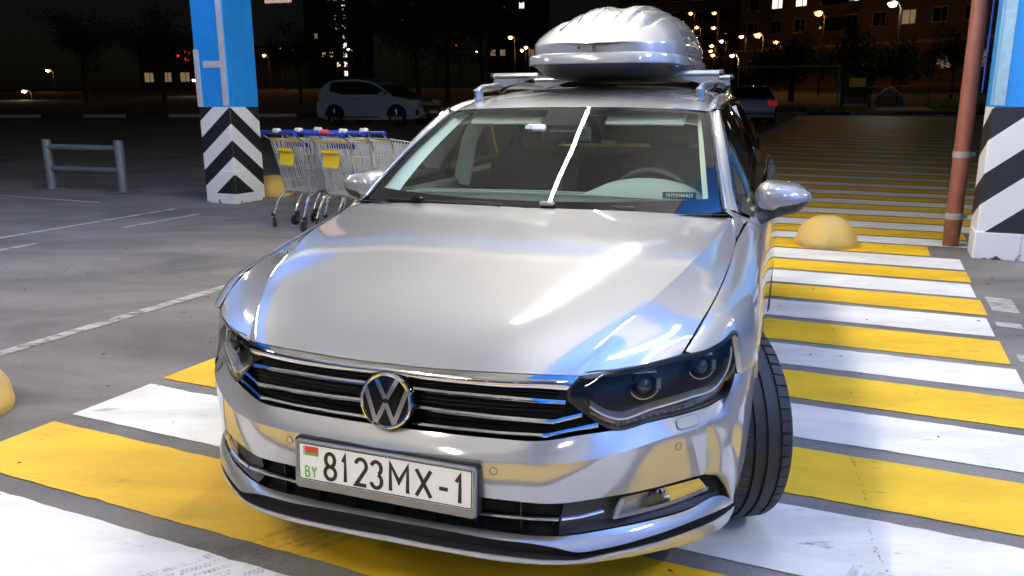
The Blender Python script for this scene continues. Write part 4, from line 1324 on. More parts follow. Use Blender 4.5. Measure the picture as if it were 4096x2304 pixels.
# camera housing, mirror, toll tag, cards behind the screen
MB().prism([(-.09, 1.815, 1.30), (.09, 1.815, 1.30), (.055, 1.72, 1.245), (-.055, 1.72, 1.245)], (0, .03, -.03)).obj("camera_housing", "dash_dark", cab, smooth=False)
MB().box((.0, 1.80, 1.235), (.23, .02, .065), bev=.01).obj("inner_mirror", "dash_dark", cab)
MB().box((-.115, 1.715, 1.262), (.085, .022, .032), Matrix.Rotation(rad(-28), 3, 'X'), bev=.006).obj("toll_tag", "plate_white", cab)
MB().box((-.145, 1.700, 1.262), (.030, .018, .018), Matrix.Rotation(rad(-28), 3, 'X')).obj("toll_button", "lamp_white", cab)
card = link("phone_card", None, cab)
card.location = (.560, 1.44, 1.012)
card.rotation_euler = (rad(62), 0, rad(8))
MB().box((0, 0, 0), (.130, .032, .006), bev=.002).obj("board", "black_plastic", card, smooth=False)
glyphs("digits", [(c_, -.052 + .0098 * i_, -.0055, .0052, .011) for i_, c_ in enumerate("79773704820")], .0019, "plate_white", card, .0031, .0003)
MB().box((-.06, 2.98, 1.145), (.085, .002, .018)).obj("paper_slip", "plate_white", cab, smooth=False)

# ================================================================== ROOF BARS AND ROOF BOX
def on_car(o):
    """Place a thing described in car space into the site."""
    o.location = (-.337, 1.9595, 0)
    o.rotation_euler = (0, 0, -YAW)
    return o
for y0, lab in ((2.52, "silver aluminium roof bar at the front under the roof box"), (3.27, "silver aluminium roof bar behind, mostly hidden under the roof box")):
    b = on_car(thing("roof_bar", lab, "roof bar", group="roof bars"))
    prof = [(-.040, 0), (-.030, .012), (0, .017), (.030, .012), (.040, 0), (.030, -.010), (0, -.013), (-.030, -.010)]
    G = np.array([[(x, y0 + a, 1.513 + z) for a, z in prof] for x in (-.600, .600)])
    MB().grid(G, close=True).obj("bar", "satin_metal", b, sharp=35)
    for sd in sides:
        G = np.array([[((.600 + d) * sd, y0 + a * k, 1.513 + z * k) for a, z in prof] for d, k in ((0, 1.03), (.016, 1.0), (.019, .8), (.019, .01))])
        MB().grid(G, close=True, flip=sd < 0).obj("end_cap", "dark_trim", b)
        ft = MB()
        ft.prism([(.40 * sd, y0 - .035, 1.500), (.595 * sd, y0 - .035, 1.500), (.600 * sd, y0 - .035, 1.47), (.545 * sd, y0 - .035, 1.452), (.46 * sd, y0 - .035, 1.478)], (0, .07, 0))
        ft.obj("foot", "foot_grey", b, smooth=False)
        MB().tube(spl([(.50 * sd, y0, 1.470), (.535 * sd, y0, 1.455), (.565 * sd, y0, 1.43), (.585 * sd, y0, 1.455), (.592 * sd, y0, 1.475)], 14), .014, 8, flat=(1.8, .7)).obj("clamp", "black_plastic", b)

bx = on_car(thing("roof_box", "glossy silver roof box with ribbed domed lid on the car roof", "roof box"))
BX, BY0, BY1 = .040, 2.08, 3.80      # centre line, front, rear
def box_ring(z, w, y0, y1, bow, r, n=72, px=3.6):
    """Plan outline of the box at height z: rounded rectangle, bowed front."""
    P = []
    yc, hl_, hw = (y0 + y1) / 2, (y1 - y0) / 2, w / 2
    for k in range(n):
        a = 2 * math.pi * k / n - math.pi / 2
        c, s_ = math.cos(a), math.sin(a)
        x = hw * abs(c) ** (2 / px) * (1 if c >= 0 else -1)
        y = hl_ * abs(s_) ** (2 / px) * (1 if s_ >= 0 else -1)
        # front tapers a little
        tp = 1 - .015 * max(0, -y / hl_) ** 2
        P.append((BX + x * tp, yc + y + .035 * (x / hw) ** 2 * (1 if s_ < 0 else 0) * min(1, abs(s_) * 1.2), z))
    return P
base = [box_ring(1.490, .54, BY0 + .30, BY1 - .3, 0, 0), box_ring(1.494, .65, BY0 + .16, BY1 - .12, 0, 0), box_ring(1.515, .735, BY0 + .055, BY1 - .05, 0, 0), box_ring(1.552, .765, BY0 + .018, BY1 - .02, 0, 0, px=4.5)]
mb = MB().grid(np.array(base), close=True)
mb.f.append(tuple(range(72))[::-1]); mb.m.append(0)
mb.obj("base_tray", "box_base", bx, sharp=35)
rim = [box_ring(1.5525, .795, BY0, BY1, 0, 0, px=5), box_ring(1.556, .805, BY0 - .004, BY1 + .004, 0, 0, px=5), box_ring(1.588, .805, BY0 - .004, BY1 + .004, 0, 0, px=5), box_ring(1.597, .798, BY0, BY1, 0, 0, px=5),
       box_ring(1.602, .772, BY0 + .014, BY1 - .01, 0, 0, px=5), box_ring(1.604, .765, BY0 + .018, BY1 - .014, 0, 0, px=5)]
MB().grid(np.array(rim), close=True).obj("rim", "box_paint", bx, sharp=30)
# lid: dome height field over the plan outline
def smooth01(a, b, x):
    k = min(1., max(0., (x - a) / (b - a)))
    return k * k * (3 - 2 * k)
FRX, FRZ = [0, .05, .12, .22, .34, .48, .64, .80, .92, .98, 1], [0, .050, .106, .163, .208, .238, .250, .235, .19, .112, .05]
FR = spl(list(zip(FRX, FRZ, [0] * 11)), 300)
def lid_h(u, v):
    """u across -1..1, v along 0 front .. 1 rear: height above the side band."""
    fr = float(np.interp(v, FR[:, 0], FR[:, 1]))
    s = abs(u)
    crown = (1 - s ** 3.0) ** .58 if s < 1 else 0.
    h = fr * crown
    k = smooth01(.05, .20, v) * smooth01(1.0, .86, v)
    # raised twin ridges flanking a shallow centre channel, and a hollow down each shoulder
    c1 = .16 + .10 * v
    h += .013 * k * smooth01(c1 - .06, c1, s) * smooth01(c1 + .20, c1 + .15, s)
    c2 = .60 + .06 * v
    h -= .020 * k * math.exp(-((s - c2) / .055) ** 2) * smooth01(.95, .5, v)
    return h
NU, NVV = 121, 90
ring0 = np.array(box_ring(1.604, .728, BY0 + .022, BY1 - .018, 0, 0, n=72, px=5))
def half_width(y):
    yc, hl_ = (BY0 + .022 + BY1 - .018) / 2, (BY1 - .018 - BY0 - .022) / 2
    q = min(1, abs((y - yc) / hl_))
    tp = 1 - .015 * max(0, -(y - yc) / hl_) ** 2
    return .379 * max(0, 1 - q ** 5) ** .2 * tp
yc0, yc1 = BY0 + .022, BY1 - .018
rows_ = []
for v in np.concatenate([[0], np.linspace(.0015, .05, 14), np.linspace(.06, .95, 90), np.linspace(.96, 1, 8)]):
    y = yc0 + (yc1 - yc0) * v
    hw = max(half_width(y), 1e-4)
    rows_.append([(BX + u * hw, y + .035 * u * u * (1 - min(1, v / .5)), 1.646 + lid_h(u, v)) for u in np.sign(np.linspace(-1, 1, NU)) * np.abs(np.linspace(-1, 1, NU)) ** .8])
lid = np.array(rows_)
mb = MB().grid(lid, flip=False)
# vertical band under the dome
per = np.concatenate([lid[0, :], lid[1:, -1], lid[-1, -2::-1], lid[-2:0:-1, 0]])
bot = per.copy(); bot[:, 2] = 1.604
top = per.copy(); top[:, 2] = 1.646
mb.grid(np.stack([bot, top]), close=True, flip=False)
mb.obj("lid", "box_paint", bx, sharp=32, merge=True)
for x in (-.035, .035):
    MB().lathe([(0, .0035), (.006, .003), (.008, 0)][::-1], 14, c=(BX - .03 + x, 0, 0), axis='z').obj("rivet", "dark_trim", bx)
    r_o = bx.children[-1]
    r_o.data.transform(Matrix.Translation((BX - .03 + x, yc0 + .0, 1.627)) @ Matrix.Rotation(rad(90), 4, 'X') @ Matrix.Translation((-(BX - .03 + x), 0, 0)))

# ================================================================== COLUMNS
def column_material(name, fn):
    m = mat(name, (.8, .8, .8), .5)
    nt = m.node_tree
    b = nt.nodes["Principled BSDF"]
    tc = nd(nt, "ShaderNodeTexCoord")
    sp = nd(nt, "ShaderNodeSeparateXYZ")
    nt.links.new(tc.outputs["Object"], sp.inputs[0])
    def M2(op, a, b_=None):
        n = nd(nt, "ShaderNodeMath", operation=op)
        for i, q in enumerate((a, b_)):
            if q is None: continue
            if isinstance(q, (int, float)): n.inputs[i].default_value = q
            else: nt.links.new(q, n.inputs[i])
        return n.outputs[0]
    x, y, z = sp.outputs
    # d: distance along the two seen faces from the edge nearest the crossing
    band = fn(M2, x, y, z)
    n1 = nd(nt, "ShaderNodeTexNoise", Scale=5., Detail=8.)
    nt.links.new(tc.outputs["Object"], n1.inputs["Vector"])
    # black and white bands below, blue above
    mx = nd(nt, "ShaderNodeMixRGB")
    mx.inputs[1].default_value = (.74, .74, .75, 1)
    mx.inputs[2].default_value = (.012, .013, .015, 1)
    nt.links.new(band, mx.inputs[0])
    blue = nd(nt, "ShaderNodeMixRGB")
    blue.inputs[1].default_value = (.012, .23, .66, 1)
    blue.inputs[2].default_value = (.020, .30, .78, 1)
    nt.links.new(n1.outputs["Fac"], blue.inputs[0])
    mz = nd(nt, "ShaderNodeMixRGB")
    nt.links.new(M2('GREATER_THAN', z, 1.335), mz.inputs[0])
    nt.links.new(mx.outputs[0], mz.inputs[1])
    nt.links.new(blue.outputs[0], mz.inputs[2])
    # rust and chipped paint at the foot
    n2 = nd(nt, "ShaderNodeTexNoise", Scale=9., Detail=9., Roughness=.7)
    nt.links.new(tc.outputs["Object"], n2.inputs["Vector"])
    chip = M2('GREATER_THAN', M2('SUBTRACT', n2.outputs["Fac"], M2('MULTIPLY', z, 2.6)), .50)
    fin = nd(nt, "ShaderNodeMixRGB")
    fin.inputs[2].default_value = (.10, .035, .015, 1)
    nt.links.new(chip, fin.inputs[0])
    nt.links.new(mz.outputs[0], fin.inputs[1])
    nt.links.new(fin.outputs[0], b.inputs["Base Color"])
    bp = nd(nt, "ShaderNodeBump", Strength=.15, Distance=.01)
    nt.links.new(n1.outputs["Fac"], bp.inputs["Height"])
    nt.links.new(bp.outputs[0], b.inputs["Normal"])
def bandL(M2, x, y, z):
    d = M2('ADD', M2('ABSOLUTE', x), M2('ABSOLUTE', y))
    zp = M2('ADD', z, M2('MULTIPLY', d, .77))
    band = M2('LESS_THAN', M2('FRACT', M2('DIVIDE', M2('ADD', zp, -1.115 + 1.35), .45)), .50)
    band = M2('MULTIPLY', band, M2('GREATER_THAN', zp, .60))
    tri = M2('MULTIPLY', M2('LESS_THAN', zp, .43), M2('GREATER_THAN', z, .15))
    return M2('MAXIMUM', band, tri)
def bandR(M2, x, y, z):
    d = M2('SUBTRACT', x, M2('MULTIPLY', y, .4))
    q = M2('FRACT', M2('DIVIDE', M2('ADD', M2('SUBTRACT', z, M2('MULTIPLY', d, .82)), .36), .56))
    return M2('MULTIPLY', M2('GREATER_THAN', q, .52), M2('GREATER_THAN', z, .25))
column_material("column_paint_chevron", bandL)
column_material("column_paint_diagonal", bandR)
mat("strip_grey", (.52, .53, .56), .55, noise=.15, nscale=8)

def column(front, label, mt, size, detail):
    o = thing("column", label, "column", (front[0], front[1], gz(front[1]) - .01), RZ, "painted canopy columns")
    sx, sy = size
    # local x along e2, y along e1; the edge facing the crossing is at the origin for the left one
    x0, x1 = (-sx, 0) if detail == 'L' else (0, sx)
    MB().box(((x0 + x1) / 2, sy / 2, 2.45), (sx, sy, 4.9), bev=.012).obj("shaft", mt, o, smooth=False)
    if detail == 'L':
        # boxed corner plinth and raised strips
        MB().box((-.085, .085, .50), (.186, .186, 1.0), bev=.008).obj("corner_plinth", mt, o, smooth=False)
        MB().box((-.20, .14, .235), (.43, .32, .47), bev=.008).obj("foot_box", mt, o, smooth=False)
        MB().box((-.055, -.006, 2.90), (.085, .012, 3.10)).obj("strip", "strip_grey", o, smooth=False)
        MB().box((-sx + .045, -.006, 1.72), (.085, .012, .76)).obj("strip", "strip_grey", o, smooth=False)
        MB().box((-.25, -.006, 1.90), (.30, .012, .09)).obj("strip", "strip_grey", o, smooth=False)
        for y_ in (.13, .40):
            MB().box((.004, y_, 2.45), (.010, .012, 2.2)).obj("rib", mt, o, smooth=False)
        MB().box((.004, .265, 1.86), (.010, .26, .012)).obj("rib", mt, o, smooth=False)
        MB().box((.004, .44, .75), (.010, .010, 1.1)).obj("rib", mt, o, smooth=False)
    else:
        MB().box((.17, .17, .13), (.37, .37, .26), bev=.015).obj("foot_box", mt, o, smooth=False)
        MB().box((-.004, .07, 2.85), (.012, .085, 3.0)).obj("strip", "strip_pale", o, smooth=False)
        MB().box((.045, -.004, 2.85), (.085, .012, 3.0)).obj("strip", "strip_pale", o, smooth=False)
    return o
mat("strip_pale", (.36, .58, .72), .55, noise=.3, nscale=10)
column((-3.84, 11.13), "square blue column with black and white chevrons beside the shopping trolleys", "column_paint_chevron", (.56, .58), 'L')
column((4.145, 7.035), "square blue column with diagonal black stripes behind the red drainpipe", "column_paint_diagonal", (.95, .52), 'R')

# ---- drainpipe
mat("pipe_red", (.29, .095, .058), .5, noise=.25, nscale=6, bump=.05)
mat("pipe_rust", (.22, .085, .03), .85, noise=.5, nscale=14, bump=.2)
mat("clamp_grey", (.30, .30, .29), .5)
pp = thing("drainpipe", "dull red steel drainpipe with grey clamps beside the right column", "drainpipe", (4.295, 7.69, 0))
MB().tube([(0, 0, .26), (0, 0, 4.8)], .073, 24).obj("pipe", "pipe_red", pp)
MB().tube([(-.02, -.03, .0), (-.012, -.018, .12), (0, 0, .24), (0, 0, .27)], [.070, .074, .078, .078], 20).obj("shoe", "pipe_rust", pp)
for z in (.29, .88, 2.6):
    MB().lathe([(.073, -.03), (.080, -.028), (.080, .028), (.073, .03)], 24, c=(0, 0, z)).obj("clamp", "clamp_grey", pp)
    MB().box((.09, -.02, z), (.05, .03, .045), bev=.008).obj("clamp_bolt", "clamp_grey", pp, smooth=False)
MB().tube(spl([(.10, -.05, 4.2), (.095, -.05, 2.4), (.085, -.06, 1.75), (.09, -.05, 1.45)], 20), .009, 6).obj("blue_cord", "cord_blue", pp) if "cord_blue" in MATS else None

# ---- yellow concrete domes
mat("dome_yellow", (.68, .44, .075), .7, noise=.3, nscale=5, bump=.5, bscale=26, var=(.50, .36, .15))
def dome(x, y, r, h, label):
    mb = MB()
    n = 56
    G = []
    for k in range(17):
        a = k / 16 * math.pi / 2
        rr_ = r * math.cos(a) ** .86 if k < 16 else .0005
        z = h * math.sin(a)
        ring = []
        for j in range(n):
            q = 2 * math.pi * j / n
            w = 1 + .012 * math.sin(5 * q + k) + (.022 * (random.random() - .5) if k < 4 else .004 * (random.random() - .5))
            if k == 0: w *= .965
            ring.append((rr_ * w * math.cos(q), rr_ * w * math.sin(q), z + .0))
        G.append(ring)
    o = MB().grid(np.array(G), close=True).obj("bollard_dome", "dome_yellow", None, sharp=0)
    o.location = (x, y, gz(y))
    return tag(o, label, "bollard", "yellow concrete domes")
dome(3.085, 7.73, .292, .295, "yellow concrete dome standing on the striped crossing")
dome(-2.585, 3.40, .285, .285, "yellow concrete dome cut off by the picture's left edge")
dome(-3.62, 12.15, .30, .31, "yellow concrete dome half hidden behind the chevron column")

# ---- low pipe barrier on the left
mat("barrier_grey", (.15, .18, .205), .45, .2, noise=.3, nscale=9)
pL, pR = A(-7.473, 12.998), A(-6.068, 12.479)
bar = thing("pipe_barrier", "low grey steel pipe barrier with two rails at the dark left", "barrier", (pL[0], pL[1], gz(pL[1])), math.atan2(pR[1] - pL[1], pR[0] - pL[0]))
Lb = float(np.linalg.norm(pR - pL))
for x in (0, Lb):
    MB().tube([(x, 0, 0), (x, 0, .80)], .072, 16).obj("post", "barrier_grey", bar)
    MB().box((x, 0, .008), (.34, .34, .014)).obj("foot_plate", "barrier_grey", bar, smooth=False)
for z in (.34, .68):
    MB().tube([(0.05, 0, z), (Lb - .05, 0, z)], .047, 12).obj("rail", "barrier_grey", bar)

# ---- shopping trolleys
mat("wire", (.66, .67, .68), .32, .45)
mat("handle_blue", (.012, .03, .32), .35, coat=.4)
mat("flap_yellow", (.74, .50, .015), .5)
mat("coin_white", (.6, .6, .58), .4)
mat("coin_red", (.55, .03, .03), .4)
def trolley_parts():
    """Wire basket trolley: x across, y forward, z up, origin between the rear castors."""
    P = {}
    tr, tf, br, bf = (.285, .02, 1.00), (.225, .93, .87), (.235, .16, .42), (.185, .80, .50)
    def corner(c, s): return A(c[0] * s, c[1], c[2])
    mb = MB()
    def wire(p, q, r=.0046): mb.tube([p, q], r, 4, cap=False)
    for k in range(15):
        s = -1 + 2 * k / 14
        a, b = corner(tr, s), corner(br, s)
        wire(a + A(0, 0, .0), b)
        if k % 2 == 0:
            wire(corner(tf, s), corner(bf, s))
            wire(corner(br, s), corner(bf, s))
    for sd in (-1, 1):
        for k in range(20):
            f = k / 19
            wire(corner(tr, sd) * (1 - f) + corner(tf, sd) * f, corner(br, sd) * (1 - f) + corner(bf, sd) * f)
    for f in (0, .28, .55, .80, 1):
        ring = [corner(c1, s) * (1 - f) + corner(c2, s) * f for c1, c2, s in ((tr, br, -1), (tr, br, 1), (tf, bf, 1), (tf, bf, -1))]
        for i in range(4):
            wire(ring[i], ring[(i + 1) % 4], (.0075 if f == 0 else .0055))
    for k in range(10):
        f = k / 9
        wire(corner(br, -1) * (1 - f) + corner(bf, -1) * f, corner(br, 1) * (1 - f) + corner(bf, 1) * f)
    P["basket"] = (mb.mesh("basket", "wire", True, 0), {})
    h = MB()
    h.tube([(-.30, -.06, 1.065), (.30, -.06, 1.065)], .019, 10).box((-.29, -.055, 1.06), (.05, .05, .055), bev=.012).box((.29, -.055, 1.06), (.05, .05, .055), bev=.012)
    P["handle"] = (h.mesh("handle", "handle_blue"), {})
    fr = MB()
    for sd in (-1, 1):
        fr.tube(spl([(.30 * sd, -.06, 1.065), (.296 * sd, -.03, 1.02), (.290 * sd, .03, .985), (.262 * sd, .10, .70), (.245 * sd, .16, .42)], 24), .011, 8)
        fr.tube(spl([(.22 * sd, .50, .405), (.235 * sd, .20, .410), (.250 * sd, .13, .385), (.272 * sd, .02, .19), (.275 * sd, .005, .155)], 24), .0175, 10)
        fr.tube(spl([(.235 * sd, .30, .40), (.205 * sd, .62, .36), (.19 * sd, .80, .31), (.185 * sd, .90, .17)], 20), .0165, 8)
    fr.tube([(-.24, .15, .40), (.24, .15, .40)], .011, 8)
    fr.tube([(-.19, .82, .33), (.19, .82, .33)], .011, 8)
    P["frame"] = (fr.mesh("frame", "chrome"), {})
    fl = MB()
    fl.box((-.02, .045, .79), (.26, .008, .16), Matrix.Rotation(rad(-13), 3, 'X')).box((-.02, .022, .878), (.275, .016, .030), Matrix.Rotation(rad(-13), 3, 'X'))
    P["seat_flap"] = (fl.mesh("seat_flap", "flap_yellow", False), {})
    P["rear_bar"] = (MB().tube([(-.26, .03, .975), (.26, .03, .975)], .010, 8).mesh("rear_bar", "flap_yellow"), {})
    P["child_seat"] = (MB().box((0, .17, .93), (.46, .012, .05)).mesh("child_seat", "handle_blue", False), {})
    return P
TP = trolley_parts()
cw = MB().lathe([(0.0005, -.017), (.045, -.017), (.060, -.012), (.0615, 0), (.060, .012), (.045, .017), (.0005, .017)], 24, axis='x').mesh("castor_wheel", "rubber", True, 40)
ch = MB().lathe([(0.0005, -.019), (.016, -.019), (.016, .019), (.0005, .019)], 12, axis='x').mesh("hub", "satin_metal")
cf = MB().box((-.024, .02, .085), (.004, .05, .075)).box((.024, .02, .085), (.004, .05, .075)).box((0, .03, .122), (.054, .055, .006)).mesh("fork", "satin_metal", False)
ck = MB().lathe([(.0005, .125), (.024, .125), (.026, .145), (.022, .160), (.0005, .162)], 14, c=(0, .03, 0)).mesh("swivel_cap", "black_plastic")
def trolley(pos, rz, label, coin, twist, nested=False):
    o = thing("shopping_trolley", label, "trolley", (pos[0], pos[1], gz(pos[1])), rz, "shopping trolleys pushed together")
    for k, (me, _) in TP.items():
        if not (nested and k in ("seat_flap", "child_seat")):
            link(k, me, o)
    for i, (x, y) in enumerate(((-.275, 0), (.275, 0), (-.185, .90), (.185, .90))):
        c = link("castor", None, o)
        c.location = (x, y, .0615)
        c.rotation_euler = (0, 0, twist[i])
        c.location.z = .0
        for me in (cw, ch):
            w = link("wheel" if me is cw else "hub", me, c)
            w.location = (0, 0, .0615)
        link("fork", cf, c); link("swivel_cap", ck, c)
    cb = link("coin_lock", MB().box((-.0 + .0, -.06, 1.085), (.11, .055, .052), bev=.015).mesh("coin_lock", "coin_white" if coin == 'w' else "coin_red", False), o)
    cb.location = (-.02 if coin == 'w' else .03, 0, 0)
    link("coin_chain", MB().tube([(.02, -.03, 1.06), (.02, -.01, .98), (.0, .02, .92)], .004, 5).mesh("coin_chain", "wire"), o)
fdir, wdir = A(.645, .764), A(.764, -.645)
rzc = math.atan2(-fdir[0], fdir[1])
p0 = A(-2.49, 8.83)
trolley(p0, rzc, "wire shopping trolley nearest the chevron column with a yellow seat flap", 'w', (1.2, .5, .3, .2))
trolley(p0 + fdir * .26 + wdir * .03, rzc, "wire shopping trolley nested inside the one by the chevron column", 'w', (.2, .6, .1, .4), True)
trolley(p0 + wdir * .71 + fdir * .06, rzc + .02, "wire shopping trolley with a red coin lock just behind the car's mirror", 'r', (.8, .3, .5, .2))
trolley(p0 + wdir * .72 + fdir * .33, rzc + .02, "wire shopping trolley nested behind the one with the red coin lock", 'w', (.3, .3, .5, .2), True)
trolley(p0 + fdir * .52 + wdir * .03, rzc, "wire shopping trolley deepest in the row by the chevron column", 'w', (.4, .2, .1, .4), True)
trolley(p0 + wdir * .73 + fdir * .60, rzc + .02, "wire shopping trolley deepest in the row behind the car's mirror", 'w', (.3, .6, .5, .2), True)

# ================================================================== BEYOND THE CANOPY
# ---- two parked cars built from side profiles
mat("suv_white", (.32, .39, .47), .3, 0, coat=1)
mat("sedan_silver", (.36, .45, .55), .35, .1, coat=1)
mat("night_glass", (.008, .010, .012), .05)
mat("kerb_white", (.45, .43, .40), .8, noise=.3, nscale=4)
mat("kerb_black", (.02, .02, .02), .8)
mat("grass", (.035, .055, .018), .9, noise=.5, nscale=20)
mat("lawn_soil", (.03, .035, .018), .95, noise=.4, nscale=3)
mat("tail_glow", (.4, .01, .01), .3, emit=(1, .03, .02), strength=.10)

def simple_wheel(parent, x, y, r, w):
    o = link("wheel", None, parent)
    o.location = (x, y, r)
    MB().lathe([(r * .68, -w / 2), (r * .93, -w / 2), (r, -w * .35), (r, w * .35), (r * .93, w / 2), (r * .68, w / 2)], 32, axis='y').obj("tyre", "rubber", o)
    rm_ = MB().lathe([(r * .70, -w * .42), (r * .66, -w * .42), (r * .64, w * .42), (r * .70, w * .42)], 32, axis='y')
    for k in range(5):
        a = k * 2 * math.pi / 5 + .3
        for s_ in (-1, 1):
            rm_.tube([(.04 * math.cos(a), s_ * w * .40, .04 * math.sin(a)), (r * .66 * math.cos(a + .1), s_ * w * .42, r * .66 * math.sin(a + .1))], r * .055, 5)
    rm_.obj("rim", "satin_metal", o)
    MB().lathe([(.0005, -w * .3), (r * .66, -w * .3), (r * .66, w * .3), (.0005, w * .3)], 24, axis='y').obj("well", "void_black", o)

def parked_car(name, label, loc, rz, prof_low, belt_z, roof, wheels, r, half, paint, L, lamps, extra):
    """Front points to +x. prof_low: outline of the body below the windows; roof: cabin outline."""
    o = thing(name, label, "car", loc, rz)
    n = len(prof_low)
    rows = []
    for k, (f, zo) in enumerate(((-1, 0), (-.96, 0), (-.7, .006), (0, .012), (.7, .006), (.96, 0), (1, 0))):
        row = []
        for (x, z) in prof_low:
            # plan rounding towards both ends
            e = min(1, (L / 2 - abs(x - L / 2)) / .55)
            yy = half * f * (1 - .16 * (1 - max(e, 0)) ** 2)
            if z > .75: yy *= 1 - .10 * (z - .75) / .3
            row.append((x, yy, z))
        rows.append(row)
    G = np.array(rows)
    mb = MB().grid(G, flip=True)
    mb.f.append(tuple(range(n))[::-1]); mb.m.append(0)
    o0 = (len(rows) - 1) * n
    mb.f.append(tuple(range(o0, o0 + n))); mb.m.append(0)
    mb.obj("body", paint, o, sharp=28)
    # cabin: roof panel and dark glass sides
    R_ = spl([(x, 0, z) for x, z in roof], 30)
    def wid(z): return half * .93 - (z - belt_z) * .38
    G = np.array([[(p[0], wid(p[2]) * f * (1 if abs(f) < 1 else 1), p[2] + .012 * (1 - f * f)) for p in R_] for f in np.linspace(-1, 1, 9)])
    i0, i1 = int(30 * .28), int(30 * .80)
    MB().grid(G[:, i0:i1], flip=True).obj("roof", paint, o)
    MB().grid(G[:, :i0 + 1], flip=True).obj("rear_window", "night_glass", o)
    MB().grid(G[:, i1 - 1:], flip=True).obj("windscreen", "night_glass", o)
    for s_ in (-1, 1):
        bt_ = [(p[0], s_ * half * .935, belt_z - .02) for p in R_]
        tp_ = [(p[0], s_ * wid(p[2]), p[2] - .004) for p in R_]
        MB().grid(np.array([bt_, tp_])).obj("cabin_side", paint, o)
        # window band set into the cabin side, leaving the rear pillar in body colour
        xa, xb = roof[0][0] + .52, roof[-1][0] - .10
        zr = np.interp(np.linspace(xa, xb, 22), [p[0] for p in R_], [p[2] for p in R_])
        lo, hi = [], []
        for k_, (xw, zt) in enumerate(zip(np.linspace(xa, xb, 22), zr)):
            zl = belt_z + .03 + .12 * max(0, 1 - k_ / 5.)
            zh = max(zl + .004, min(zt - .075, 1e9))
            lo.append((xw, s_ * (wid(zl) * .97 + .016 + half * .02), zl)); hi.append((xw, s_ * (wid(zh) + .010), zh))
        MB().grid(np.array([lo, hi])).obj("side_window", "night_glass", o)
        xm = roof[-1][0] - .38
        MB().box((xm, s_ * (half + .06), belt_z + .05), (.14, .20, .13), bev=.04).obj("door_mirror", paint, o)
        for k, xh in enumerate(wheels):
            a = np.linspace(0, math.pi, 20)
            ar = [(xh + (r + .055) * math.cos(q), s_ * (half + .004), r + (r + .055) * math.sin(q)) for q in a]
            MB().prism(ar, (0, s_ * .004, 0)).obj("wheel_arch", "void_black", o, smooth=False)
        MB().tube([(L * .40, s_ * (half + .010), belt_z - .14), (L * .46, s_ * (half + .012), belt_z - .135)], .014, 6).obj("door_handle", "chrome", o)
        MB().box((L * .46, s_ * (half + .004), .34), (1.5, .014, .035)).obj("sill_trim", "black_plastic", o, smooth=False)
        for (x, z, w_, h_, m_, nm) in lamps:
            MB().box((x, s_ * half * .74, z), (w_, half * .40, h_), bev=.03).obj(nm, m_, o)
        for xh in wheels:
            simple_wheel(o, xh, s_ * (half - .10), r, .22)
    extra(o)
    return o
# white SUV, seen from its right-hand side, nose to the right
r_w, f_w = A(-6.45, 29.9), A(-3.92, 28.7)
ang = math.atan2(f_w[1] - r_w[1], f_w[0] - r_w[0])
dirv = A(math.cos(ang), math.sin(ang)); nrmv = A(-math.sin(ang), math.cos(ang))
org = r_w - dirv * .92 + nrmv * .86
def suv_extra(o):
    MB().box((4.52, 0, .62), (.10, 1.2, .22), bev=.03).obj("grille", "black_plastic", o)
    MB().box((4.56, 0, .40), (.06, 1.0, .16), bev=.03).obj("intake", "black_plastic", o)
    MB().box((4.585, 0, .52), (.02, .50, .11)).obj("number_plate", "plate_white", o, smooth=False)
    MB().tube([(1.2, .66, 1.70), (1.9, .66, 1.73), (2.8, .66, 1.69)], .015, 6).tube([(1.2, -.66, 1.70), (1.9, -.66, 1.73), (2.8, -.66, 1.69)], .015, 6).obj("roof_rails", "satin_metal", o)
parked_car("parked_suv", "white SUV parked in the dark behind the shopping trolleys", (org[0], org[1], gz(29.3)), ang,
           [(.10, .34), (.02, .48), (.0, .80), (.05, 1.05), (.26, 1.13), (1.0, 1.12), (3.1, 1.08), (3.40, 1.06), (3.95, .98), (4.36, .86), (4.50, .68), (4.54, .44), (4.42, .30), (3.8, .25), (.5, .25)],
           1.10, [(.14, 1.11), (.30, 1.42), (.50, 1.58), (1.2, 1.665), (2.0, 1.65), (2.62, 1.52), (3.1, 1.27), (3.42, 1.09)], (.92, 3.62), .37, .92, "suv_white", 4.54,
           ((4.26, .88, .30, .10, "lamp_white", "headlamp"), (.12, .98, .20, .12, "red_lens", "tail_lamp"), (4.40, .50, .12, .18, "black_plastic", "corner_vent")), suv_extra)
# silver saloon to the right, tail towards the viewer
org2 = A(8.80, 29.0)
def sedan_extra(o):
    MB().box((-.015, 0, .42), (.03, 1.5, .05), bev=.008).obj("bumper_strip", "black_plastic", o, smooth=False)
parked_car("parked_saloon", "pale silver saloon with red tail lamp parked right of the estate car", (org2[0], org2[1] + .6, gz(29.2)), rad(82),
           [(.06, .28), (.0, .42), (.0, .66), (.05, .90), (.30, .98), (1.0, .97), (3.1, .95), (3.7, .92), (4.2, .80), (4.38, .62), (4.36, .36), (4.2, .24), (.5, .22)],
           .95, [(.55, .96), (.95, 1.22), (1.4, 1.38), (2.1, 1.42), (2.7, 1.34), (3.2, 1.10), (3.45, .95)], (.85, 3.45), .31, .86, "sedan_silver", 4.38,
           ((.06, .78, .14, .20, "tail_glow", "tail_lamp"), (4.22, .72, .20, .12, "lamp_white", "headlamp")), sedan_extra)
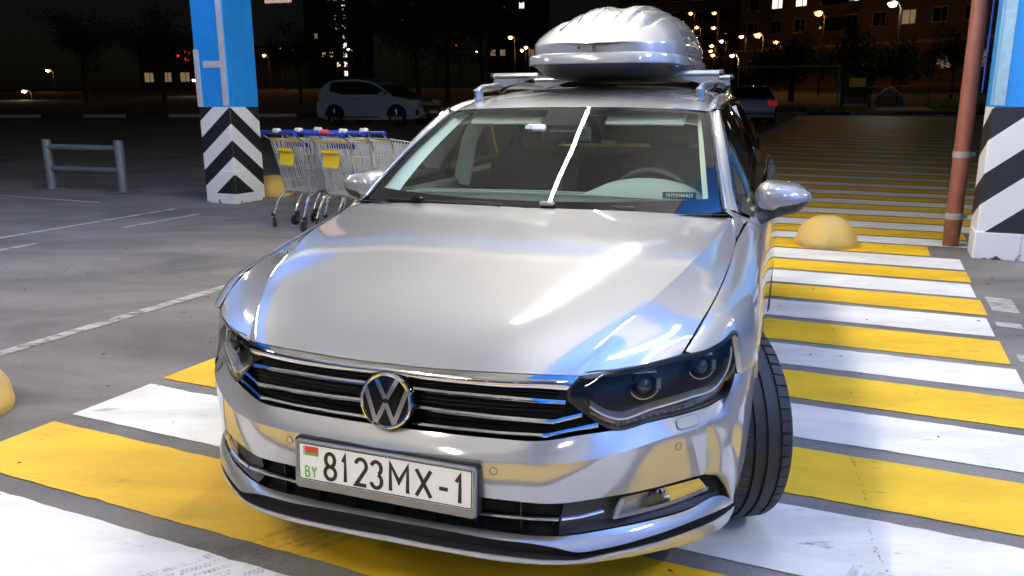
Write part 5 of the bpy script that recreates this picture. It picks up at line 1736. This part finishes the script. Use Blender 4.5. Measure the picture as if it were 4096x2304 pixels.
# ---- far kerb in painted blocks, lawn, ramp
lawn = MB().grid(np.array([[(x, y, gz(y) + .10) for x in np.linspace(-120, 140, 14)] for y in (36.6, 44, 60, 85, 109, 111, 200)])).obj("lawn", "lawn_soil", None, sharp=0)
tag(lawn, "dark grass strip beyond the far kerb", "lawn", kind="structure")
kerb = thing("kerb", "painted kerb at the far end of the crossing", "kerb")
kerb["kind"] = "structure"
x = -40.
k = 0
while x < 42:
    if not (16.3 < x < 19.2):
        MB().box((x + .95, 36.45, gz(36.4) + .06), (1.89, .20, .16), bev=.015).obj("kerb_stone", "kerb_white" if k % 2 else "kerb_black", kerb, smooth=False)
    x += 1.9
    k += 1
mat("ramp_slab", (.52, .44, .31), .85, noise=.3, nscale=4)
rp = MB().add([(16.3, 36.3, gz(36.3) + .01), (19.3, 36.3, gz(36.3) + .01), (20.6, 40.5, gz(40.5) + .16), (18.0, 40.5, gz(40.5) + .16)], [(0, 1, 2, 3)]).obj("path", "ramp_slab", None, smooth=False)
tag(rp, "pale concrete ramp leading off the far end of the crossing", "path", kind="structure")
# grass tufts
mb = MB()
for k in range(2600):
    gx, gy = random.uniform(5, 34), random.uniform(36.9, 43)
    if 15.8 < gx < 21.2: continue
    a, h = random.uniform(0, 6.28), random.uniform(.08, .32)
    z = gz(gy) + .10
    mb.add([(gx, gy, z), (gx + .03 * math.cos(a), gy + .03 * math.sin(a), z), (gx + .09 * math.cos(a + .8), gy + .09 * math.sin(a + .8), z + h)], [(0, 1, 2)])
o = mb.obj("grass", "grass", None, smooth=False)
tag(o, "rough grass growing along the far kerb", "grass", kind="stuff")

# ---- things on the verge
mat("pole_pale", (.50, .46, .38), .6)
mat("pole_dark", (.05, .05, .05), .6)
fr = thing("goal_stand", "pale horizontal pipe frame standing on the dark verge", "frame", (16.9, 42.5, gz(42.5) + .09))
MB().tube([(-5.2, 0, 2.02), (0, 0, 2.10)], .06, 8).obj("crossbar", "pole_pale", fr)
for x_ in (-5.2, 0):
    MB().tube([(x_, 0, 0), (x_, 0, 2.05)], .05, 8).obj("upright", "pole_pale", fr)
bd = thing("notice_board", "small grey notice board with a yellow sheet on the verge", "notice board", (18.3, 43.5, gz(43.5) + .09))
for x_ in (-.75, .75):
    MB().box((x_, 0, 1.0), (.10, .10, 2.0)).obj("post", "pole_dark", bd, smooth=False)
MB().box((0, 0, 1.1), (1.5, .05, 1.3)).obj("board", "barrier_grey", bd, smooth=False)
mat("sheet_yellow_glow", (.55, .33, .05), .7, emit=(.6, .35, .05), strength=.02)  # faint glow put into the sheet, which is no lamp
MB().box((0, -.04, 1.25), (.85, .01, .45)).obj("sheet", "sheet_yellow_glow", bd, smooth=False)
MB().box((0, -.05, .35), (1.45, .3, .35), bev=.03).obj("plinth", "kerb_white", bd, smooth=False)
wb = MB().lathe([(.72, 0), (.75, .25), (.60, .62), (.25, .95), (.0005, 1.0)], 18).obj("sand_bin", "kerb_white", None)
wb.location = (20.4, 44.2, gz(44.2) + .08)
tag(wb, "pale domed bin on the verge beside the ramp", "bin")

# ---- street lamps: one pole, arm and glowing head each
mat("glow_orange", (1, .5, .1), .5, emit=(1.0, .30, .045), strength=2.0)
mat("glow_amber", (1, .5, .1), .5, emit=(1.0, .36, .06), strength=2.4)
mat("glow_white", (1, 1, 1), .5, emit=(1.0, .84, .60), strength=2.0)
mat("glow_red", (1, .1, .1), .5, emit=(1.0, .05, .03), strength=3)
mat("bulb_orange", (1, .5, .1), .5, emit=(1.0, .40, .08), strength=260)
mat("bulb_white", (1, 1, 1), .5, emit=(1.0, .82, .56), strength=240)
mat("bulb_red", (1, .1, .1), .5, emit=(1.0, .05, .03), strength=10)
def street_lamp(x, y, top, r, glow, label, pole="pole_dark", nm="street_lamp", grp="distant street lamps"):
    g_ = gz(y) + .08
    o = thing(nm, label, "street lamp", (x, y, g_), 0, grp)
    h = top - g_
    MB().tube([(.5, 0, 0), (.5, 0, h - .3), (.35, 0, h + .02), (.12, 0, h + .10)], [.08, .06, .05, .05], 6).obj("pole", pole, o)
    MB().lathe([(.0005, r * .5), (r * .8, r * .45), (r * 1.1, 0), (r * .9, -.05)], 12, c=(0, 0, h + r * .3)).obj("hood", "pole_dark", o)
    MB().lathe([(.0005, -r * .9), (r * .6, -r * .7), (r, -.02), (r * .8, .05), (.0005, .06)], 14, c=(0, 0, h)).obj("halo_globe", glow, o)  # oversized dim emissive shape imitates the halo round the bulb
    MB().lathe([(.0005, -r * .42), (r * .36, -r * .2), (r * .4, 0), (r * .3, r * .3), (.0005, r * .35)], 10, c=(0, -r * .75, h - r * .35)).obj("bulb", {"glow_orange": "bulb_orange", "glow_amber": "bulb_orange", "glow_white": "bulb_white", "glow_red": "bulb_red"}[glow], o)
LAMP_POS = [
    (20.32, 95, 11.25, 'o', "orange street lamp highest of the cluster, leftmost beside the roof box"), (21.78, 90, 10.75, 'o', "orange street lamp level with the highest one, to its right"),
    (21.08, 95, 9.74, 'o', "orange street lamp second down on the cluster's left"), (21.30, 88, 9.07, 'o', "orange street lamp second down on the cluster's right"),
    (21.46, 85, 7.51, 'o', "orange street lamp above the three stacked lights"), (22.09, 80, 7.56, 'o', "orange street lamp just left of the big bright one"),
    (21.30, 72, 7.08, 'a', "big bright orange street lamp in front of the brown block"), (25.44, 80, 7.04, 'o', "small dim orange street lamp below the lit window pair"),
    (22.17, 92, 7.51, 'o', "topmost of three stacked orange lamps beside the roof box"), (23.29, 97, 7.26, 'o', "middle of three stacked orange lamps beside the roof box"),
    (21.85, 90, 6.42, 'o', "lowest of three stacked orange lamps beside the roof box"), (15.98, 60, 4.70, 'w', "white street lamp on a pale post above the roof bar's end"),
    (24.20, 66, 8.25, 'a', "largest orange street lamp high on the brown block"), (21.80, 48, 6.87, 'w', "yellowish pendant lantern at the picture's top edge"),
    (28.80, 70, 4.87, 'w', "white lamp above the dark hedge in the middle right"), (35.69, 66, 5.15, 'w', "white lamp next to the red drainpipe"),
    (-25.20, 90, 7.23, 'w', "white lamp, tallest of the row right of the chevron column"), (-25.15, 95, 7.41, 'o', "orange lamp, second in the row right of the chevron column"),
    (-24.97, 100, 7.23, 'o', "orange lamp, third in the row right of the chevron column"), (-29.80, 100, 7.10, 'o', "small orange lamp touching the chevron column's edge"),
    (-26.98, 70, 3.38, 'w', "low white lamp just left of the chevron column"), (-35.60, 60, 2.35, 'w', "lone faint lamp at the far left"),
    (-50.48, 90, 5.02, 'o', "faint orange lamp above the lone one at the far left"), (-21.60, 110, 8.38, 'w', "bright lamp at the foot of the lit tower"),
    (-4.58, 110, 8.04, 'w', "pinkish white lamp in the dark trees left of the roof box"), (-7.87, 120, 9.59, 'r', "red light nearest the roof box in the dark trees"),
    (-12.40, 130, 11.78, 'r', "red light middle of three in the dark trees"), (-15.56, 125, 11.46, 'r', "red light farthest left of three in the dark trees"),
    (-14.48, 110, 12.27, 'a', "amber light highest above the dark trees"), (-0.09, 100, 9.09, 'a', "orange lamp highest at the roof box's left side"),
    (1.68, 95, 7.61, 'o', "orange lamp touching the roof box's left side"), (1.29, 100, 7.59, 'o', "small orange lamp lowest at the roof box's left side")]
for x, y, z, k, lab in LAMP_POS:
    street_lamp(x, y, z, ({'o': .26, 'a': .34, 'w': .19, 'r': .15}[k] * (1.5 if y < 50 else 1)), {'o': "glow_orange", 'a': "glow_amber", 'w': "glow_white", 'r': "glow_red"}[k], lab, "pole_pale" if lab.startswith("white street lamp on a pale") else "pole_dark")

# ---- apartment blocks: each window is its own part with a pane
mat("block_brown", (.25, .185, .17), .85, noise=.2, nscale=.4)
mat("block_grey", (.16, .15, .15), .85, noise=.2, nscale=.3)
mat("cornice_pale", (.55, .42, .36), .8)
mat("frame_white", (.60, .56, .52), .6)
mat("pane_dark", (.010, .011, .014), .08)
mat("pane_lit", (.8, .8, .8), .4, emit=(1.0, .93, .80), strength=.75)
mat("pane_warm", (.8, .7, .5), .4, emit=(1.0, .74, .30), strength=.85)
mat("pane_dim", (.3, .2, .1), .4, emit=(1.0, .66, .36), strength=.12)
PANE = {}
def win_mesh(w, h, kind):
    key = (w, h, kind)
    if key not in PANE:
        fr = MB()
        for c, d in (((0, 0, h / 2), (w, .10, .10)), ((0, 0, -h / 2), (w, .14, .10)), ((-w / 2, 0, 0), (.10, .10, h)), ((w / 2, 0, 0), (.10, .10, h)), ((w * .08, 0, 0), (.07, .08, h))):
            fr.box(c, d)
        PANE[key] = (fr.mesh("window", "frame_white" if kind in ("pane_dark_white", "pane_dim") else "pole_dark", False),
                     MB().box((0, .02, 0), (w - .05, .03, h - .05)).mesh("pane", "pane_dark" if kind == "pane_dark_white" else kind, False))
    return PANE[key]
def block(name, label, p, q, depth, h, wall, rows, cols, w, hh, kind_of, z0, dz, x0, dx, extra=None):
    """Slab block whose street face runs from p to q; windows are set on that face."""
    p, q = A(*p), A(*q)
    L = float(np.linalg.norm(q - p))
    o = thing(name, label, "building", (p[0], p[1], gz(p[1]) - .5), math.atan2(q[1] - p[1], q[0] - p[0]))
    MB().box((L / 2, depth / 2, h / 2), (L, depth, h)).obj("wall", wall, o, smooth=False)
    MB().box((L / 2, depth / 2, h + .15), (L + .6, depth + .6, .3)).obj("roof", "pole_dark", o, smooth=False)
    for r in range(rows):
        for c in range(cols):
            k = kind_of(r, c)
            if not k: continue
            a, b = win_mesh(w, hh, k)
            wn_ = link("window", a, o)
            wn_.location = (x0 + dx * c, -.03, z0 + dz * r)
            link("pane", b, wn_)
    if extra: extra(o, L)
    return o
rnd = random.Random(5)
def kr(r, c):
    if (r, c) in ((1, 1), (2, 4), (1, 4), (1, 2), (3, 6), (2, 8)): return "pane_lit"
    return "pane_dim" if rnd.random() < .12 else "pane_dark_white"
def cornice(z, n_low, th=.35):
    def fn(o, L):
        MB().box((L / 2, -.22, z), (L, .44, th)).obj("cornice", "cornice_pale", o, smooth=False)
        for c in range(n_low):
            a, b = win_mesh(1.5, 1.7, "pane_dim" if c % 3 else "pane_dark_white")
            w_ = link("window", a, o)
            w_.location = (2.2 + 3.3 * c, -.03, z - 2.0)
            link("pane", b, w_)
        for c in (3, 9):                       # bays of balconies
            for k in range(4):
                MB().box((4.0 + c * 3.1, -.55, z + 1.15 + 2.9 * k), (3.2, 1.1, 1.0)).obj("balcony", "block_grey", o, smooth=False)
                MB().box((4.0 + c * 3.1, -.55, z + 2.35 + 2.9 * k), (3.1, 1.0, 1.35)).obj("balcony_glazing", "pane_dark", o, smooth=False)
    return fn
block("apartment_block", "brown apartment block with a pale ledge behind the striped crossing", (29.0, 106.0), (59.0, 70.5), 14, 30, "block_brown", 6, 14, 1.5, 1.5, kr, 7.6, 2.9, 2.0, 3.2, cornice(5.0, 13))
block("apartment_block", "dim brown apartment block directly behind the cluster of orange lamps", (14.5, 113.0), (28.8, 107.0), 14, 34, "block_brown", 8, 5, 1.5, 1.5,
      lambda r, c: "pane_lit" if (r, c) in ((3, 3),) else ("pane_dim" if rnd.random() < .25 else "pane_dark_white"), 6.4, 2.9, 1.8, 2.9, cornice(4.2, 4))
block("tower_block", "tall dark tower with a column of lit windows right of the chevron column", (-59.5, 240), (-42.5, 240), 16, 48, "block_grey", 14, 8, 1.1, 1.5,
      lambda r, c: "pane_lit" if c in (5,) and rnd.random() < .9 else ("pane_warm" if (c == 4 and rnd.random() < .45) or (r in (3,) and c in (2, 3)) else ("pane_dim" if rnd.random() < .1 else "pane_dark")), 4.5, 2.6, 1.2, 2.05)
block("tower_block", "dim tower under construction just left of the roof box", (-5.8, 200), (9.2, 200), 16, 44, "block_grey", 12, 6, 1.3, 1.5,
      lambda r, c: "pane_lit" if (r, c) in ((9, 1), (9, 3), (8, 3), (6, 3), (10, 1)) else ("pane_dim" if rnd.random() < .22 else "pane_dark"), 5.0, 2.7, 1.4, 2.3)
block("tower_block", "far dark tower rising right behind the roof box", (30, 230), (46, 226), 16, 52, "block_grey", 14, 6, 1.2, 1.5,
      lambda r, c: "pane_lit" if rnd.random() < .12 else "pane_dark", 5.0, 2.9, 1.6, 2.5)
lowb = block("low_shop", "low orange-lit building with a red sign left of the chevron column", (-55, 122), (-38, 118), 10, 6.5, "block_brown", 1, 5, 1.6, 1.4, lambda r, c: "pane_dim", 2.4, 2.9, 1.6, 3.0)
mat("sign_red", (.5, .02, .02), .5, emit=(1, .04, .03), strength=2.2)
sg = link("sign_digits", None, lowb)
sg.location = (7.0, -.12, 4.7)
sg.rotation_euler = (rad(90), 0, 0)
glyphs("digit", [('2', .9, 0, .75, 1.4)], .2, "sign_red", sg, 0, .05)
glyphs("digit", [('-', -.5, .1, .75, 1.4)], .2, "sign_red", sg, 0, .05)

# ---- trees: tapered trunk, limbs and a crown of small leaf faces
mat("bark", (.06, .045, .035), .9)
mat("leaf_dark", (.040, .062, .025), .7, noise=.5, nscale=2.)
def tree_meshes(seed, h, spread, n):
    R = random.Random(seed)
    tr = MB()
    pts = [(0, 0, 0), (.05, .03, h * .2), (-.05, .06, h * .42), (.04, 0, h * .62)]
    tr.tube(spl(pts, 10), np.linspace(.17, .07, 10), 8)
    tips = []
    for k in range(9):
        a, z = R.uniform(0, 6.28), h * R.uniform(.26, .62)
        L = spread * R.uniform(.5, .95)
        tip = (L * math.cos(a), L * math.sin(a), z + h * R.uniform(.08, .34))
        tr.tube(spl([(0, 0, z), (tip[0] * .45, tip[1] * .45, z + (tip[2] - z) * .4), tip], 6), np.linspace(.06, .015, 6), 5)
        tips.append(tip)
    for k in range(8):
        a = R.uniform(0, 6.28)
        tips.append((spread * .5 * R.random() * math.cos(a), spread * .5 * R.random() * math.sin(a), h * R.uniform(.55, .92)))
    cr = MB()
    V, Fc = [], []
    for k in range(n):
        c = R.choice(tips)
        g = [R.gauss(0, spread * .20) for _ in range(3)]
        x, y, z = c[0] + g[0], c[1] + g[1], max(h * .16, c[2] + g[2] * .8)
        s = R.uniform(.05, .13)
        u = Vector((R.gauss(0, 1), R.gauss(0, 1), R.gauss(0, 1))).normalized() * s
        w = Vector((R.gauss(0, 1), R.gauss(0, 1), R.gauss(0, 1))).normalized() * s * .7
        o_ = len(V)
        V += [(x - u.x, y - u.y, z - u.z), (x + w.x, y + w.y, z + w.z), (x + u.x, y + u.y, z + u.z), (x - w.x, y - w.y, z - w.z)]
        Fc.append((o_, o_ + 1, o_ + 2, o_ + 3))
    cr.add(V, Fc)
    return tr.mesh("trunk", "bark"), cr.mesh("crown", "leaf_dark", False)
TM = [tree_meshes(11, 7.5, 2.6, 5200), tree_meshes(23, 6.0, 2.4, 4600), tree_meshes(37, 3.2, 2.0, 3600)]
TREES = [(-8.4, 47, 0, 1.0, "tall dark tree behind the parked SUV's bonnet"), (-5.0, 44, 1, 1.05, "dark tree between the SUV and the roof box"), (-1.6, 46, 0, 1.02, "tall dark tree directly left of the roof box"),
         (-4.0, 52, 0, 1.15, "tallest dark tree in the group left of the roof box"), (-12.6, 49, 1, .8, "small dark tree over the SUV's roof"), (-19.5, 46, 1, .9, "dark tree right behind the trolleys"),
         (-27, 52, 0, .8, "dark tree left of the chevron column"), (-34, 50, 0, .95, "broad dark tree in the far left dark"), (-21.5, 58, 1, .8, "dark tree in front of the lit tower's foot"),
         (14.5, 47, 2, .85, "dark bush at the pale frame's left end"), (17.8, 52, 2, 1.2, "dark bush behind the pale frame"), (21.5, 53, 2, 1.25, "dark bush behind the notice board"), (25.0, 53, 2, 1.1, "dark bush above the ramp"),
         (24.6, 41.5, 2, .7, "scrubby bush beside the red drainpipe"), (30, 56, 1, .8, "dark tree right of the ramp"), (11.0, 44, 2, .7, "scrubby bush behind the pale saloon")]
for i, (x, y, k, s, lab) in enumerate(TREES):
    o = thing("tree" if k < 2 else "bush", lab, "tree" if k < 2 else "bush", (x, y, gz(y) + .05), random.uniform(0, 6.28), "trees beyond the car park" if k < 2 else "bushes on the verge")
    o.scale = (s, s, s)
    link("trunk", TM[k][0], o)
    link("crown", TM[k][1], o)
# ---- railing by the ramp and one far car
rl = thing("railing", "thin dark metal railing beside the ramp", "railing", (18.6, 43.0, gz(43) + .1), rad(-4))
for z in (.55, 1.0):
    MB().tube([(0, 0, z), (6.5, 0, z + .2)], .025, 6).obj("rail", "pole_pale", rl)
for k in range(5):
    MB().tube([(k * 1.6, 0, 0), (k * 1.6, 0, 1.05 + .05 * k)], .025, 6).obj("post", "pole_dark", rl)
def no_extra(o): pass
parked_car("parked_hatchback", "small far pale car above the railing beside the drainpipe", (51.4, 104, gz(104) + .15), rad(-12),
           [(.06, .28), (.0, .42), (.0, .80), (.10, .98), (1.0, .97), (3.0, .95), (3.5, .90), (3.95, .75), (4.05, .5), (3.95, .26), (.5, .22)],
           .95, [(.12, .96), (.45, 1.30), (.9, 1.43), (1.7, 1.45), (2.3, 1.36), (2.9, 1.10), (3.15, .95)], (.75, 3.3), .31, .85, "suv_white", 4.05,
           ((.06, .86, .12, .16, "red_lens", "tail_lamp"), (3.9, .70, .16, .12, "lamp_white", "headlamp")), no_extra)
# ---- board hanging under the canopy edge
hs = thing("hanging_board", "beige board hanging under the canopy at the top edge", "board", (-2.62, 9.45, 2.47), RZ + .12)
mat("board_beige", (.55, .33, .26), .6)
MB().box((0, 0, .55), (.34, .03, 1.1), bev=.006).obj("board", "board_beige", hs, smooth=False)
for x_ in (-.13, .13):
    MB().tube([(x_, 0, 1.08), (x_, 0, 2.2)], .008, 6).obj("hanger", "pole_dark", hs)
